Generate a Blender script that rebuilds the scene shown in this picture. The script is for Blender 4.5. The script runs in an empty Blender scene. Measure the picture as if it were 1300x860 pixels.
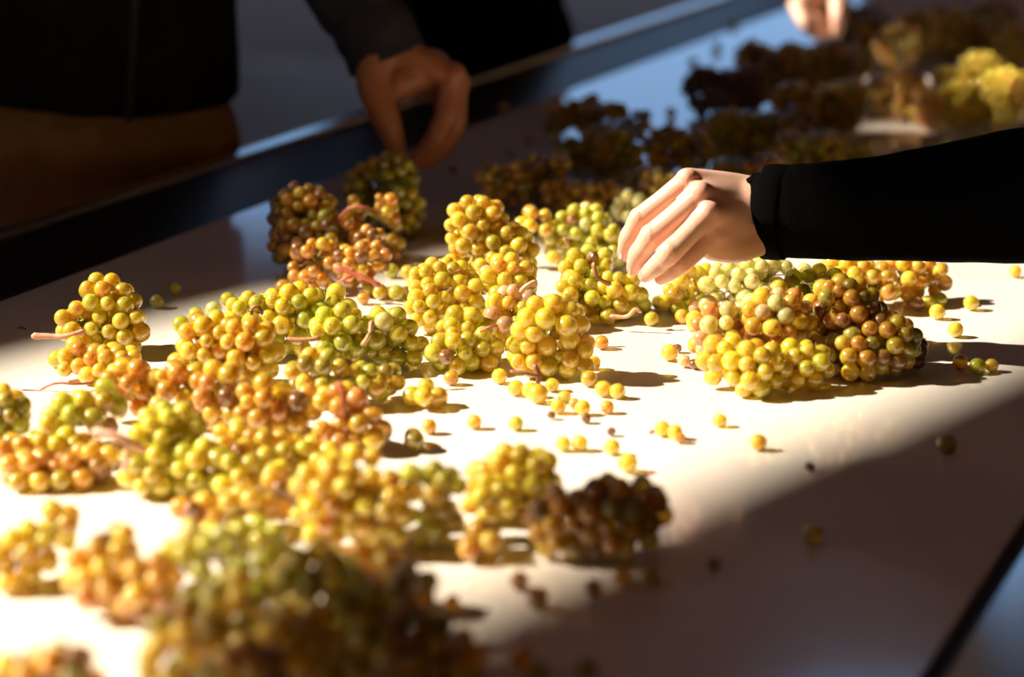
import bpy, bmesh, math, random
import numpy as np
from mathutils import Vector, Matrix, noise

# ------------------------------------------------------------------ camera, sky, sun, exposure
T = 0.90                       # height of the belt above the floor (m)
H = 0.554                      # height of the camera above the belt
F = 3070.0                     # focal length in pixels of a 1300 px wide frame
PITCH = math.atan(774.0 / F)
CP, SP = math.cos(PITCH), math.sin(PITCH)
SC = bpy.context.scene
COL = SC.collection

cam_data = bpy.data.cameras.new('camera')
cam_data.sensor_width = 36.0
cam_data.lens = 36.0 * F / 1300.0
cam_data.clip_start = 0.05
cam_data.clip_end = 300
cam_data.dof.use_dof = True
cam_data.dof.focus_distance = 2.21
cam_data.dof.aperture_fstop = 3.1
cam = bpy.data.objects.new('camera', cam_data)
cam.location = (0, 0, T + H)
cam.rotation_euler = (math.pi / 2 - PITCH, 0, 0)
COL.objects.link(cam)
SC.camera = cam

world = bpy.data.worlds.new('world')
SC.world = world
world.use_nodes = True
wn = world.node_tree
wn.nodes.clear()
w_out = wn.nodes.new('ShaderNodeOutputWorld')
w_bg = wn.nodes.new('ShaderNodeBackground')
w_bg.inputs['Strength'].default_value = 1.0
w_tc = wn.nodes.new('ShaderNodeTexCoord')
w_sep = wn.nodes.new('ShaderNodeSeparateXYZ')
w_ramp = wn.nodes.new('ShaderNodeValToRGB')
w_ramp.color_ramp.elements[0].position = 0.0
w_ramp.color_ramp.elements[0].color = (0.42, 0.76, 1.25, 1)
w_ramp.color_ramp.elements[1].position = 0.6
w_ramp.color_ramp.elements[1].color = (0.20, 0.42, 0.90, 1)
wn.links.new(w_tc.outputs['Generated'], w_sep.inputs[0])
wn.links.new(w_sep.outputs['Z'], w_ramp.inputs[0])
wn.links.new(w_ramp.outputs[0], w_bg.inputs['Color'])
wn.links.new(w_bg.outputs[0], w_out.inputs['Surface'])

SUN_EL = math.radians(37.0)
sun_data = bpy.data.lights.new('sun', 'SUN')
sun_data.energy = 12.0
sun_data.color = (1.0, 0.92, 0.80)
sun_data.angle = math.radians(0.85)
sun = bpy.data.objects.new('sun', sun_data)
sun.location = (-6, 2, 6)
sun.rotation_euler = Vector((-math.cos(SUN_EL), 0, math.sin(SUN_EL))).to_track_quat('Z', 'Y').to_euler()
COL.objects.link(sun)

SC.view_settings.view_transform = 'Standard'
SC.view_settings.look = 'None'
SC.view_settings.exposure = 0.2
SC.view_settings.gamma = 1.0
SC.view_settings.use_curve_mapping = False
SC.cycles.use_denoising = True
SC.cycles.max_bounces = 8
SC.cycles.diffuse_bounces = 4
SC.cycles.glossy_bounces = 3
SC.cycles.transmission_bounces = 6
SC.cycles.caustics_reflective = False
SC.cycles.caustics_refractive = True
SC.cycles.sample_clamp_indirect = 10.0

rng = random.Random(7)

# ------------------------------------------------------------------ geometry helpers
def ray(x, y):
    u = (x - 650.0) / F
    v = (430.0 - y) / F
    return Vector((u, CP + v * SP, -SP + v * CP))

def ground(x, y, z=0.0):
    """World point seen at (x, y) of the photograph on the plane z above the belt."""
    d = ray(x, y)
    t = (z - H) / d.z
    return Vector((d.x * t, d.y * t, T + z))

def at(x, y, Y):
    """World point seen at (x, y) of the photograph at distance Y along the floor."""
    d = ray(x, y)
    t = Y / d.y
    return Vector((d.x * t, Y, T + H + d.z * t))

def depth_of(p):
    return p.y * CP - (p.z - T - H) * SP

def link(name, mesh, mat=None, parent=None, kind=None):
    o = bpy.data.objects.new(name, mesh)
    COL.objects.link(o)
    if mat is not None:
        mats = mat if isinstance(mat, (list, tuple)) else [mat]
        mesh.materials.clear()
        for m in mats:
            mesh.materials.append(m)
    if parent is not None:
        o.parent = parent
    if kind:
        o['kind'] = kind
    return o

def empty(name, loc=(0, 0, 0)):
    o = bpy.data.objects.new(name, None)
    o.empty_display_size = 0.05
    o.location = loc
    COL.objects.link(o)
    return o

def tag(o, label, cat, group=None):
    o['label'] = label
    o['category'] = cat
    if group:
        o['group'] = group
    return o

def mesh_of(bm, name, smooth=True):
    me = bpy.data.meshes.new(name)
    bmesh.ops.recalc_face_normals(bm, faces=bm.faces)
    bm.to_mesh(me)
    bm.free()
    if smooth:
        me.polygons.foreach_set('use_smooth', [True] * len(me.polygons))
    return me

def box(bm, x0, x1, y0, y1, z0, z1, mat=None):
    c = [(x, y, z) for z in (z0, z1) for y in (y0, y1) for x in (x0, x1)]
    vs = [bm.verts.new(mat @ Vector(p) if mat else p) for p in c]
    for f in ((0, 2, 3, 1), (4, 5, 7, 6), (0, 1, 5, 4), (2, 6, 7, 3), (0, 4, 6, 2), (1, 3, 7, 5)):
        bm.faces.new([vs[i] for i in f])
    return vs

def catmull(pts, n):
    out = []
    m = len(pts)
    for i in range(m - 1):
        p0 = pts[max(i - 1, 0)]
        p1 = pts[i]
        p2 = pts[i + 1]
        p3 = pts[min(i + 2, m - 1)]
        for k in range(n):
            t = k / n
            t2, t3 = t * t, t * t * t
            out.append(tuple(0.5 * (2 * b + (c - a) * t + (2 * a - 5 * b + 4 * c - d) * t2 + (3 * b - a - 3 * c + d) * t3)
                             for a, b, c, d in zip(p0, p1, p2, p3)))
    out.append(tuple(pts[-1]))
    return out

def sweep(bm, pts, radii, up=(0, 0, 1), seg=14, sub=5, caps=3, wob=None, close=True):
    """Rounded tube along pts. radii: r or (side, up) per point."""
    rr = [(r, r) if not isinstance(r, (tuple, list)) else r for r in radii]
    data = [tuple(p) + tuple(r) for p, r in zip(pts, rr)]
    data = catmull(data, sub) if len(data) > 1 else data
    cs = [Vector(d[:3]) for d in data]
    rs = [(max(d[3], 1e-4), max(d[4], 1e-4)) for d in data]
    upv = Vector(up).normalized()
    rings = []
    n = len(cs)
    def frame(i):
        t = (cs[min(i + 1, n - 1)] - cs[max(i - 1, 0)]).normalized()
        b = upv - t * upv.dot(t)
        if b.length < 1e-3:
            b = Vector((1, 0, 0)) - t * t.x
        b.normalize()
        return t, t.cross(b).normalized(), b
    def ring(c, a, b, ra, rb, s):
        vs = []
        for k in range(seg):
            th = 2 * math.pi * k / seg
            w = wob(s, th) if wob else 1.0
            vs.append(bm.verts.new(c + a * (ra * w * math.cos(th)) + b * (rb * w * math.sin(th))))
        return vs
    for i in range(n):
        t, a, b = frame(i)
        ra, rb = rs[i]
        if i == 0 and caps:
            for k in range(caps, 0, -1):
                ph = math.pi / 2 * k / (caps + 0.5)
                rings.append(ring(cs[i] - t * (min(ra, rb) * math.sin(ph)), a, b, ra * math.cos(ph), rb * math.cos(ph), 0))
        rings.append(ring(cs[i], a, b, ra, rb, i / max(n - 1, 1)))
        if i == n - 1 and caps:
            for k in range(1, caps + 1):
                ph = math.pi / 2 * k / (caps + 0.5)
                rings.append(ring(cs[i] + t * (min(ra, rb) * math.sin(ph)), a, b, ra * math.cos(ph), rb * math.cos(ph), 1))
    for r0, r1 in zip(rings, rings[1:]):
        for k in range(seg):
            bm.faces.new((r0[k], r0[(k + 1) % seg], r1[(k + 1) % seg], r1[k]))
    if close:
        bm.faces.new(list(reversed(rings[0])))
        bm.faces.new(rings[-1])
    return rings

def blob(bm, c, r, rot=None, u=14, v=10):
    """Closed ellipsoid."""
    c = Vector(c)
    R = rot or Matrix.Identity(3)
    top = bm.verts.new(c + R @ Vector((0, 0, r[2])))
    bot = bm.verts.new(c + R @ Vector((0, 0, -r[2])))
    rows = []
    for j in range(1, v):
        ph = math.pi * j / v
        rows.append([bm.verts.new(c + R @ Vector((r[0] * math.sin(ph) * math.cos(2 * math.pi * k / u),
                                                  r[1] * math.sin(ph) * math.sin(2 * math.pi * k / u),
                                                  r[2] * math.cos(ph)))) for k in range(u)])
    for k in range(u):
        bm.faces.new((top, rows[0][k], rows[0][(k + 1) % u]))
        bm.faces.new((bot, rows[-1][(k + 1) % u], rows[-1][k]))
    for a, b in zip(rows, rows[1:]):
        for k in range(u):
            bm.faces.new((a[k], b[k], b[(k + 1) % u], a[(k + 1) % u]))

def fuse(bm, name, voxel, smooth=4, factor=0.5):
    """Overlapping closed shells -> one continuous skin."""
    me = mesh_of(bm, name + '_raw')
    o = bpy.data.objects.new(name + '_raw', me)
    COL.objects.link(o)
    m = o.modifiers.new('remesh', 'REMESH')
    m.mode = 'VOXEL'
    m.voxel_size = voxel
    m.adaptivity = 0.0
    if smooth:
        s = o.modifiers.new('smooth', 'SMOOTH')
        s.factor = factor
        s.iterations = smooth
    dg = bpy.context.evaluated_depsgraph_get()
    dg.update()
    new = bpy.data.meshes.new_from_object(o.evaluated_get(dg))
    new.name = name
    bpy.data.objects.remove(o)
    bpy.data.meshes.remove(me)
    new.polygons.foreach_set('use_smooth', [True] * len(new.polygons))
    return new

# ------------------------------------------------------------------ materials
def material(name, base, rough=0.5, metallic=0.0, **kw):
    m = bpy.data.materials.new(name)
    m.use_nodes = True
    nt = m.node_tree
    b = nt.nodes['Principled BSDF']
    b.inputs['Base Color'].default_value = (*base, 1)
    b.inputs['Roughness'].default_value = rough
    b.inputs['Metallic'].default_value = metallic
    for k, v in kw.items():
        b.inputs[k.replace('_', ' ')].default_value = v
    return m, nt, b

def noise_mix(nt, b, c0, c1, scale, detail=4, lo=0.35, hi=0.65, coord='Object', stretch=None, socket='Base Color'):
    tc = nt.nodes.new('ShaderNodeTexCoord')
    mp = nt.nodes.new('ShaderNodeMapping')
    if stretch:
        mp.inputs['Scale'].default_value = stretch
    nz = nt.nodes.new('ShaderNodeTexNoise')
    nz.inputs['Scale'].default_value = scale
    nz.inputs['Detail'].default_value = detail
    rp = nt.nodes.new('ShaderNodeValToRGB')
    rp.color_ramp.elements[0].position = lo
    rp.color_ramp.elements[1].position = hi
    rp.color_ramp.elements[0].color = (*c0, 1)
    rp.color_ramp.elements[1].color = (*c1, 1)
    nt.links.new(tc.outputs[coord], mp.inputs[0])
    nt.links.new(mp.outputs[0], nz.inputs['Vector'])
    nt.links.new(nz.outputs['Fac'], rp.inputs[0])
    nt.links.new(rp.outputs[0], b.inputs[socket])
    return nz, mp

def bump(nt, b, scale, strength, dist=0.001, detail=3, stretch=None, coord='Object'):
    tc = nt.nodes.new('ShaderNodeTexCoord')
    mp = nt.nodes.new('ShaderNodeMapping')
    if stretch:
        mp.inputs['Scale'].default_value = stretch
    nz = nt.nodes.new('ShaderNodeTexNoise')
    nz.inputs['Scale'].default_value = scale
    nz.inputs['Detail'].default_value = detail
    bp = nt.nodes.new('ShaderNodeBump')
    bp.inputs['Strength'].default_value = strength
    bp.inputs['Distance'].default_value = dist
    nt.links.new(tc.outputs[coord], mp.inputs[0])
    nt.links.new(mp.outputs[0], nz.inputs['Vector'])
    nt.links.new(nz.outputs['Fac'], bp.inputs['Height'])
    nt.links.new(bp.outputs[0], b.inputs['Normal'])

def grape_material():
    m, nt, b = material('grape_skin', (0.6, 0.45, 0.08), 0.2)
    b.subsurface_method = 'RANDOM_WALK' if hasattr(b, 'subsurface_method') else None
    oi = nt.nodes.new('ShaderNodeObjectInfo')
    tc = nt.nodes.new('ShaderNodeTexCoord')
    # blemishes and pale bloom
    nz = nt.nodes.new('ShaderNodeTexNoise')
    nz.noise_dimensions = '4D'
    nz.inputs['Scale'].default_value = 160
    nz.inputs['Detail'].default_value = 4
    mw = nt.nodes.new('ShaderNodeMath'); mw.operation = 'MULTIPLY'
    mw.inputs[1].default_value = 40
    nt.links.new(oi.outputs['Random'], mw.inputs[0])
    nt.links.new(mw.outputs[0], nz.inputs['W'])
    nt.links.new(tc.outputs['Object'], nz.inputs['Vector'])
    r1 = nt.nodes.new('ShaderNodeValToRGB')
    r1.color_ramp.elements[0].position = 0.60
    r1.color_ramp.elements[0].color = (0, 0, 0, 1)
    r1.color_ramp.elements[1].position = 0.78
    r1.color_ramp.elements[1].color = (0.5, 0.5, 0.5, 1)
    nt.links.new(nz.outputs['Fac'], r1.inputs[0])
    mx = nt.nodes.new('ShaderNodeMix'); mx.data_type = 'RGBA'
    mx.inputs['B'].default_value = (0.30, 0.12, 0.03, 1)
    nt.links.new(r1.outputs[0], mx.inputs['Factor'])
    nt.links.new(oi.outputs['Color'], mx.inputs['A'])
    # stylar scar at the free end
    sv = nt.nodes.new('ShaderNodeVectorMath'); sv.operation = 'DISTANCE'
    sv.inputs[1].default_value = (0, 0, 0.00785)
    nt.links.new(tc.outputs['Object'], sv.inputs[0])
    r2 = nt.nodes.new('ShaderNodeMapRange')
    r2.inputs['From Min'].default_value = 0.00085
    r2.inputs['From Max'].default_value = 0.00055
    r2.inputs['To Max'].default_value = 0.85
    nt.links.new(sv.outputs['Value'], r2.inputs['Value'])
    mx2 = nt.nodes.new('ShaderNodeMix'); mx2.data_type = 'RGBA'
    mx2.inputs['B'].default_value = (0.16, 0.07, 0.02, 1)
    nt.links.new(r2.outputs[0], mx2.inputs['Factor'])
    nt.links.new(mx.outputs['Result'], mx2.inputs['A'])
    nt.links.new(mx2.outputs['Result'], b.inputs['Base Color'])
    b.inputs['Subsurface Weight'].default_value = 1.0
    b.inputs['Subsurface Radius'].default_value = (1.0, 0.8, 0.22)
    b.inputs['Subsurface Scale'].default_value = 0.012
    tr = nt.nodes.new('ShaderNodeMapRange')
    tr.inputs['To Min'].default_value = 0.34
    tr.inputs['To Max'].default_value = 0.64
    nt.links.new(oi.outputs['Random'], tr.inputs['Value'])
    nt.links.new(tr.outputs[0], b.inputs['Transmission Weight'])
    b.inputs['Coat Weight'].default_value = 1.0
    b.inputs['Coat IOR'].default_value = 1.7
    b.inputs['Coat Roughness'].default_value = 0.035
    b.inputs['IOR'].default_value = 1.38
    b.inputs['Specular IOR Level'].default_value = 0.5
    # bloom: uneven gloss
    nz2 = nt.nodes.new('ShaderNodeTexNoise')
    nz2.inputs['Scale'].default_value = 220
    mr = nt.nodes.new('ShaderNodeMapRange')
    mr.inputs['To Min'].default_value = 0.2
    mr.inputs['To Max'].default_value = 0.42
    nt.links.new(tc.outputs['Object'], nz2.inputs['Vector'])
    nt.links.new(nz2.outputs['Fac'], mr.inputs['Value'])
    nt.links.new(mr.outputs[0], b.inputs['Roughness'])
    return m

M_GRAPE = grape_material()

def stem_material(name, c0, c1):
    m, nt, b = material(name, c0, 0.5)
    noise_mix(nt, b, c0, c1, 60, 3, 0.35, 0.65)
    b.inputs['Subsurface Weight'].default_value = 0.2
    b.inputs['Subsurface Scale'].default_value = 0.002
    return m

M_STEM = {
    'tan': stem_material('tan_stem', (0.62, 0.36, 0.16), (0.45, 0.18, 0.07)),
    'pink': stem_material('pink_stem', (0.66, 0.36, 0.24), (0.5, 0.22, 0.1)),
    'red': stem_material('red_stem', (0.48, 0.11, 0.05), (0.35, 0.07, 0.03)),
    'brown': stem_material('brown_stem', (0.25, 0.09, 0.035), (0.36, 0.16, 0.06)),
    'green': stem_material('green_stem', (0.36, 0.36, 0.07), (0.40, 0.27, 0.06)),
}

def belt_material():
    m, nt, b = material('white_belt', (0.80, 0.76, 0.70), 0.16)
    noise_mix(nt, b, (0.84, 0.75, 0.63), (0.75, 0.63, 0.49), 3.0, 6, 0.42, 0.72)
    tc = nt.nodes.new('ShaderNodeTexCoord')
    nz = nt.nodes.new('ShaderNodeTexNoise'); nz.inputs['Scale'].default_value = 7; nz.inputs['Detail'].default_value = 5
    mr = nt.nodes.new('ShaderNodeMapRange')
    mr.inputs['To Min'].default_value = 0.05
    mr.inputs['To Max'].default_value = 0.13
    nt.links.new(tc.outputs['Object'], nz.inputs['Vector'])
    nt.links.new(nz.outputs['Fac'], mr.inputs['Value'])
    nt.links.new(mr.outputs[0], b.inputs['Roughness'])
    bump(nt, b, 45, 0.05, 0.001, 2)
    return m

def steel_material(name, base, rough):
    m, nt, b = material(name, base, rough, 1.0)
    bump(nt, b, 30, 0.06, 0.001, 3, (1, 0.06, 1))
    return m

M_BELT = belt_material()
M_STEEL = steel_material('brushed_steel', (0.62, 0.62, 0.62), 0.24)
M_STEEL_DULL = steel_material('dull_steel', (0.10, 0.082, 0.07), 0.36)
M_GAP, _, _ = material('gap_shade', (0.015, 0.014, 0.013), 0.6)  # near-black colour stands in for shade in the belt-edge gap

def fabric(name, base, c1, weave=900, rough=0.85, sheen=0.0, spec=0.03):
    m, nt, b = material(name, base, rough)
    noise_mix(nt, b, base, c1, 25, 4)
    bump(nt, b, weave, 0.35, 0.0006, 2)
    b.inputs['Specular IOR Level'].default_value = spec
    if sheen:
        b.inputs['Sheen Weight'].default_value = sheen
        b.inputs['Sheen Roughness'].default_value = 0.4
    return m

M_BLACK = fabric('black_fabric', (0.0016, 0.0014, 0.0013), (0.0024, 0.0021, 0.002))
M_JACKET = fabric('dark_jacket', (0.012, 0.011, 0.010), (0.018, 0.016, 0.014))
M_SLEEVE2 = fabric('charcoal_knit', (0.030, 0.030, 0.036), (0.04, 0.04, 0.046))
M_TROUSER = fabric('brown_canvas', (0.32, 0.19, 0.085), (0.40, 0.24, 0.10))
M_HAIR, _, _ = material('dark_hair', (0.02, 0.013, 0.009), 0.5)
M_ZIP, _, _ = material('zip_tape', (0.012, 0.009, 0.007), 0.6)
M_EYE, _, _ = material('eye', (0.7, 0.7, 0.68), 0.1)

def skin_material(name, base, flush):
    m, nt, b = material(name, base, 0.42)
    at_ = nt.nodes.new('ShaderNodeAttribute')
    at_.attribute_name = 'flush'
    mx = nt.nodes.new('ShaderNodeMix'); mx.data_type = 'RGBA'
    tc = nt.nodes.new('ShaderNodeTexCoord')
    nz = nt.nodes.new('ShaderNodeTexNoise'); nz.inputs['Scale'].default_value = 55; nz.inputs['Detail'].default_value = 4
    mx0 = nt.nodes.new('ShaderNodeMix'); mx0.data_type = 'RGBA'
    mx0.inputs['A'].default_value = (*base, 1)
    mx0.inputs['B'].default_value = (base[0] * 0.88, base[1] * 0.76, base[2] * 0.68, 1)
    nt.links.new(tc.outputs['Object'], nz.inputs['Vector'])
    nt.links.new(nz.outputs['Fac'], mx0.inputs['Factor'])
    nt.links.new(mx0.outputs['Result'], mx.inputs['A'])
    mx.inputs['B'].default_value = (*flush, 1)
    nt.links.new(at_.outputs['Fac'], mx.inputs['Factor'])
    nt.links.new(mx.outputs['Result'], b.inputs['Base Color'])
    b.inputs['Subsurface Weight'].default_value = 0.4
    b.inputs['Subsurface Radius'].default_value = (1.0, 0.35, 0.2)
    b.inputs['Subsurface Scale'].default_value = 0.004
    # fine wrinkles
    vo = nt.nodes.new('ShaderNodeTexVoronoi'); vo.inputs['Scale'].default_value = 650
    n2 = nt.nodes.new('ShaderNodeTexNoise'); n2.inputs['Scale'].default_value = 260; n2.inputs['Detail'].default_value = 5
    ad = nt.nodes.new('ShaderNodeMath'); ad.operation = 'ADD'
    bp = nt.nodes.new('ShaderNodeBump'); bp.inputs['Strength'].default_value = 0.10; bp.inputs['Distance'].default_value = 0.0012
    nt.links.new(tc.outputs['Object'], vo.inputs['Vector'])
    nt.links.new(tc.outputs['Object'], n2.inputs['Vector'])
    vs = nt.nodes.new('ShaderNodeMath'); vs.operation = 'MULTIPLY'; vs.inputs[1].default_value = 0.25
    nt.links.new(vo.outputs['Distance'], vs.inputs[0])
    nt.links.new(vs.outputs[0], ad.inputs[0])
    nt.links.new(n2.outputs['Fac'], ad.inputs[1])
    al = nt.nodes.new('ShaderNodeAttribute'); al.attribute_name = 'along'
    fo = nt.nodes.new('ShaderNodeAttribute'); fo.attribute_name = 'fold'
    k1 = nt.nodes.new('ShaderNodeMath'); k1.operation = 'MULTIPLY_ADD'
    k1.inputs[1].default_value = 2900
    nt.links.new(al.outputs['Fac'], k1.inputs[0])
    k3 = nt.nodes.new('ShaderNodeMath'); k3.operation = 'MULTIPLY'; k3.inputs[1].default_value = 4.0
    nt.links.new(n2.outputs['Fac'], k3.inputs[0])
    nt.links.new(k3.outputs[0], k1.inputs[2])
    k2 = nt.nodes.new('ShaderNodeMath'); k2.operation = 'SINE'
    nt.links.new(k1.outputs[0], k2.inputs[0])
    k4 = nt.nodes.new('ShaderNodeMath'); k4.operation = 'MULTIPLY_ADD'
    nt.links.new(k2.outputs[0], k4.inputs[0])
    k5 = nt.nodes.new('ShaderNodeMath'); k5.operation = 'MULTIPLY'; k5.inputs[1].default_value = 2.2
    nt.links.new(fo.outputs['Fac'], k5.inputs[0])
    nt.links.new(k5.outputs[0], k4.inputs[1])
    nt.links.new(ad.outputs[0], k4.inputs[2])
    nt.links.new(k4.outputs[0], bp.inputs['Height'])
    nt.links.new(bp.outputs[0], b.inputs['Normal'])
    return m

M_SKIN = skin_material('skin', (0.70, 0.44, 0.315), (0.72, 0.31, 0.21))
M_SKIN_TAN = skin_material('tanned_skin', (0.42, 0.165, 0.07), (0.44, 0.125, 0.05))
M_NAIL, _, _ = material('nail', (0.78, 0.52, 0.42), 0.22)

M_CONCRETE, _nt, _b = material('concrete', (0.30, 0.27, 0.25), 0.75)
noise_mix(_nt, _b, (0.34, 0.19, 0.10), (0.26, 0.14, 0.075), 1.7, 6)
bump(_nt, _b, 20, 0.2, 0.01)
_b.inputs['Specular IOR Level'].default_value = 0.1
M_WALL, _nt, _b = material('warm_render', (0.5, 0.38, 0.27), 0.9)
noise_mix(_nt, _b, (0.74, 0.50, 0.28), (0.62, 0.41, 0.23), 1.2, 5)
M_ROOF, _nt, _b = material('shade_sheet_boards', (0.10, 0.07, 0.05), 0.85)
noise_mix(_nt, _b, (0.62, 0.41, 0.23), (0.50, 0.33, 0.18), 2.0, 5, stretch=(0.2, 3, 1))
M_YARD, _nt, _b = material('yard_concrete', (0.26, 0.25, 0.24), 0.85)
noise_mix(_nt, _b, (0.20, 0.108, 0.055), (0.15, 0.08, 0.042), 0.4, 6)

_b.inputs['Specular IOR Level'].default_value = 0.1

# ------------------------------------------------------------------ the shed: floor, unseen walls and slotted roof shaped for the light
X0, X1, Y0, Y1 = -9.0, 6.0, -3.0, 11.0
ROOF = T + 3.9

bm = bmesh.new(); box(bm, X0, X1, Y0, Y1, -0.1, 0.0)
link('floor', mesh_of(bm, 'floor', False), M_CONCRETE, kind='structure')
bm = bmesh.new(); box(bm, -40, 40, Y1, 90, -0.12, -0.02)
link('floor_yard', mesh_of(bm, 'floor_yard', False), M_YARD, kind='structure')
bm = bmesh.new(); box(bm, X0 - 0.2, X0, Y0, Y1, 0, ROOF)
link('wall_left', mesh_of(bm, 'wall_left', False), M_WALL, kind='structure')
bm = bmesh.new(); box(bm, X1, X1 + 0.2, Y0, Y1, 0, ROOF)
link('wall_right', mesh_of(bm, 'wall_right', False), M_WALL, kind='structure')
bm = bmesh.new(); box(bm, X0, X1, Y0 - 0.2, Y0, 0, ROOF)
link('wall_back', mesh_of(bm, 'wall_back', False), M_WALL, kind='structure')
bm = bmesh.new()
box(bm, X0, -1.35, Y1, Y1 + 0.2, 0, ROOF)
box(bm, 1.6, X1, Y1, Y1 + 0.2, 0, ROOF)
box(bm, -1.35, 1.6, Y1, Y1 + 0.2, 2.65, ROOF)
link('wall_far', mesh_of(bm, 'wall_far', False), M_WALL, kind='structure')

# unseen sheets added to cast shade, in a frame turned 38 degrees; the slot between them lets the sun through
UA = math.radians(38.0)
SHIFT = 3.9 / math.tan(SUN_EL)
def roof_pt(u, v):
    return Vector((u * math.sin(UA) + v * math.cos(UA) - SHIFT, 2.0 + u * math.cos(UA) - v * math.sin(UA)))
ceiling = empty('ceiling', (0, 0, ROOF))
ceiling['kind'] = 'structure'
def sheet(u0, u1, v0, v1):
    bm = bmesh.new()
    lo, hi = [], []
    for u, v in ((u0, v0), (u1, v0), (u1, v1), (u0, v1)):
        p = roof_pt(u, v)
        lo.append(bm.verts.new((p.x, p.y, 0)))
        hi.append(bm.verts.new((p.x, p.y, 0.03)))
    bm.faces.new(lo); bm.faces.new(hi[::-1])
    for k in range(4):
        bm.faces.new((lo[k], lo[(k + 1) % 4], hi[(k + 1) % 4], hi[k]))
    link('shade_sheet', mesh_of(bm, 'shade_sheet', False), M_ROOF, ceiling)
V_LO, V_HI, V_A, V_B, U_A = -0.450, 0.28, -0.12, -0.32, 0.80
for u in range(-14, 14, 2):                                   # sheets that shade the belt on both sides of the slot
    if u != -2:
        sheet(u, u + 2, V_HI if u > -2 else 1.5, 6)        # slot widened behind the camera to add warm bounce light
    sheet(u, u + 2, 6, 14)
    sheet(u, u + 2, -14, -6)
sheet(-14, -6, -6, V_LO)
sheet(-2, -0.52, 0.32, 6)  # near edge stepped to set where shade falls on the front bunches
sheet(-0.52, -0.28, 0.29, 6)
sheet(-0.28, 0, 0.268, 6)
sheet(-6, 0.2, -6, V_LO)
sheet(0.2, 0.48, -6, -0.42)  # far edge stepped to keep the bunches behind in shade
sheet(0.48, 0.60, -6, -0.36)
sheet(0.60, U_A, -6, -0.29)
sheet(U_A, 1.38, -6, V_A)
sheet(1.38, 1.41, -6, V_A); sheet(1.41, 1.52, -6, -0.50); sheet(1.41, 1.52, -0.41, V_A)        # hole added to light a spot of bare belt
sheet(1.52, 1.84, -6, V_B)
sheet(1.84, 2.10, -6, -0.88); sheet(1.84, 2.10, -0.63, V_B)        # hole added to put sun on the far hand
sheet(2.10, 14, -6, V_B)

# ------------------------------------------------------------------ the sorting table
DIR = Vector((math.sin(math.radians(22.4)), math.cos(math.radians(22.4)), 0))
NRM = Vector((DIR.y, -DIR.x, 0))                              # towards the near side
E0 = Vector((-0.291, 2.880, 0))                               # a point of the far belt edge
WIDTH = 1.074
table = empty('sorting_table', (0, 0, 0))
tag(table, 'long white sorting belt in a steel frame with heaps of grapes along it', 'table')
ROT = Matrix(((DIR.x, NRM.x, 0, E0.x), (DIR.y, NRM.y, 0, E0.y), (0, 0, 1, T), (0, 0, 0, 1)))
def table_box(name, l0, l1, n0, n1, z0, z1, mat, bev=0.0):
    bm = bmesh.new()
    box(bm, l0, l1, n0, n1, z0, z1, ROT)
    if bev:
        bmesh.ops.bevel(bm, geom=bm.edges[:], offset=bev, segments=2, affect='EDGES')
    return link(name, mesh_of(bm, name, False), mat, table)
L0, L1 = -3.6, 4.2
table_box('belt', L0, L1, 0, WIDTH, -0.02, 0.0, M_BELT)
def table_prism(name, prof, mat):
    bm = bmesh.new()
    ra = [bm.verts.new(ROT @ Vector((L0, n, z))) for n, z in prof]
    rb = [bm.verts.new(ROT @ Vector((L1, n, z))) for n, z in prof]
    m = len(prof)
    for k in range(m):
        bm.faces.new((ra[k], ra[(k + 1) % m], rb[(k + 1) % m], rb[k]))
    bm.faces.new(ra[::-1]); bm.faces.new(rb)
    return link(name, mesh_of(bm, name, False), mat, table)
# gently rising far flange with a raised lip
table_prism('flange', [(-0.002, -0.004), (-0.112, 0.020), (-0.112, 0.015), (-0.002, -0.012)], M_STEEL_DULL)
table_box('lip', L0, L1, -0.142, -0.112, 0.018, 0.026, M_STEEL, 0.003)
table_box('apron', L0, L1, -0.142, -0.136, -0.12, 0.018, M_STEEL_DULL)
table_box('gap_shade_strip', L0, L1, WIDTH, WIDTH + 0.010, -0.03, -0.004, M_GAP)  # dark strip coloured like the shade in the gap beside the belt
table_prism('flange', [(WIDTH + 0.011, -0.005), (WIDTH + 0.10, 0.027), (WIDTH + 0.108, 0.022), (WIDTH + 0.108, -0.10), (WIDTH + 0.103, -0.10), (WIDTH + 0.011, -0.012)], M_STEEL)
table_box('frame_beam', L0, L1, 0.0, 0.05, -0.14, -0.03, M_STEEL_DULL)
table_box('frame_beam', L0, L1, WIDTH - 0.05, WIDTH, -0.14, -0.03, M_STEEL_DULL)
for l in (-3.2, -0.8, 1.6, 4.0):
    for n in (0.0, WIDTH - 0.05):
        table_box('leg', l, l + 0.05, n, n + 0.05, -T, -0.14, M_STEEL_DULL)

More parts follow.
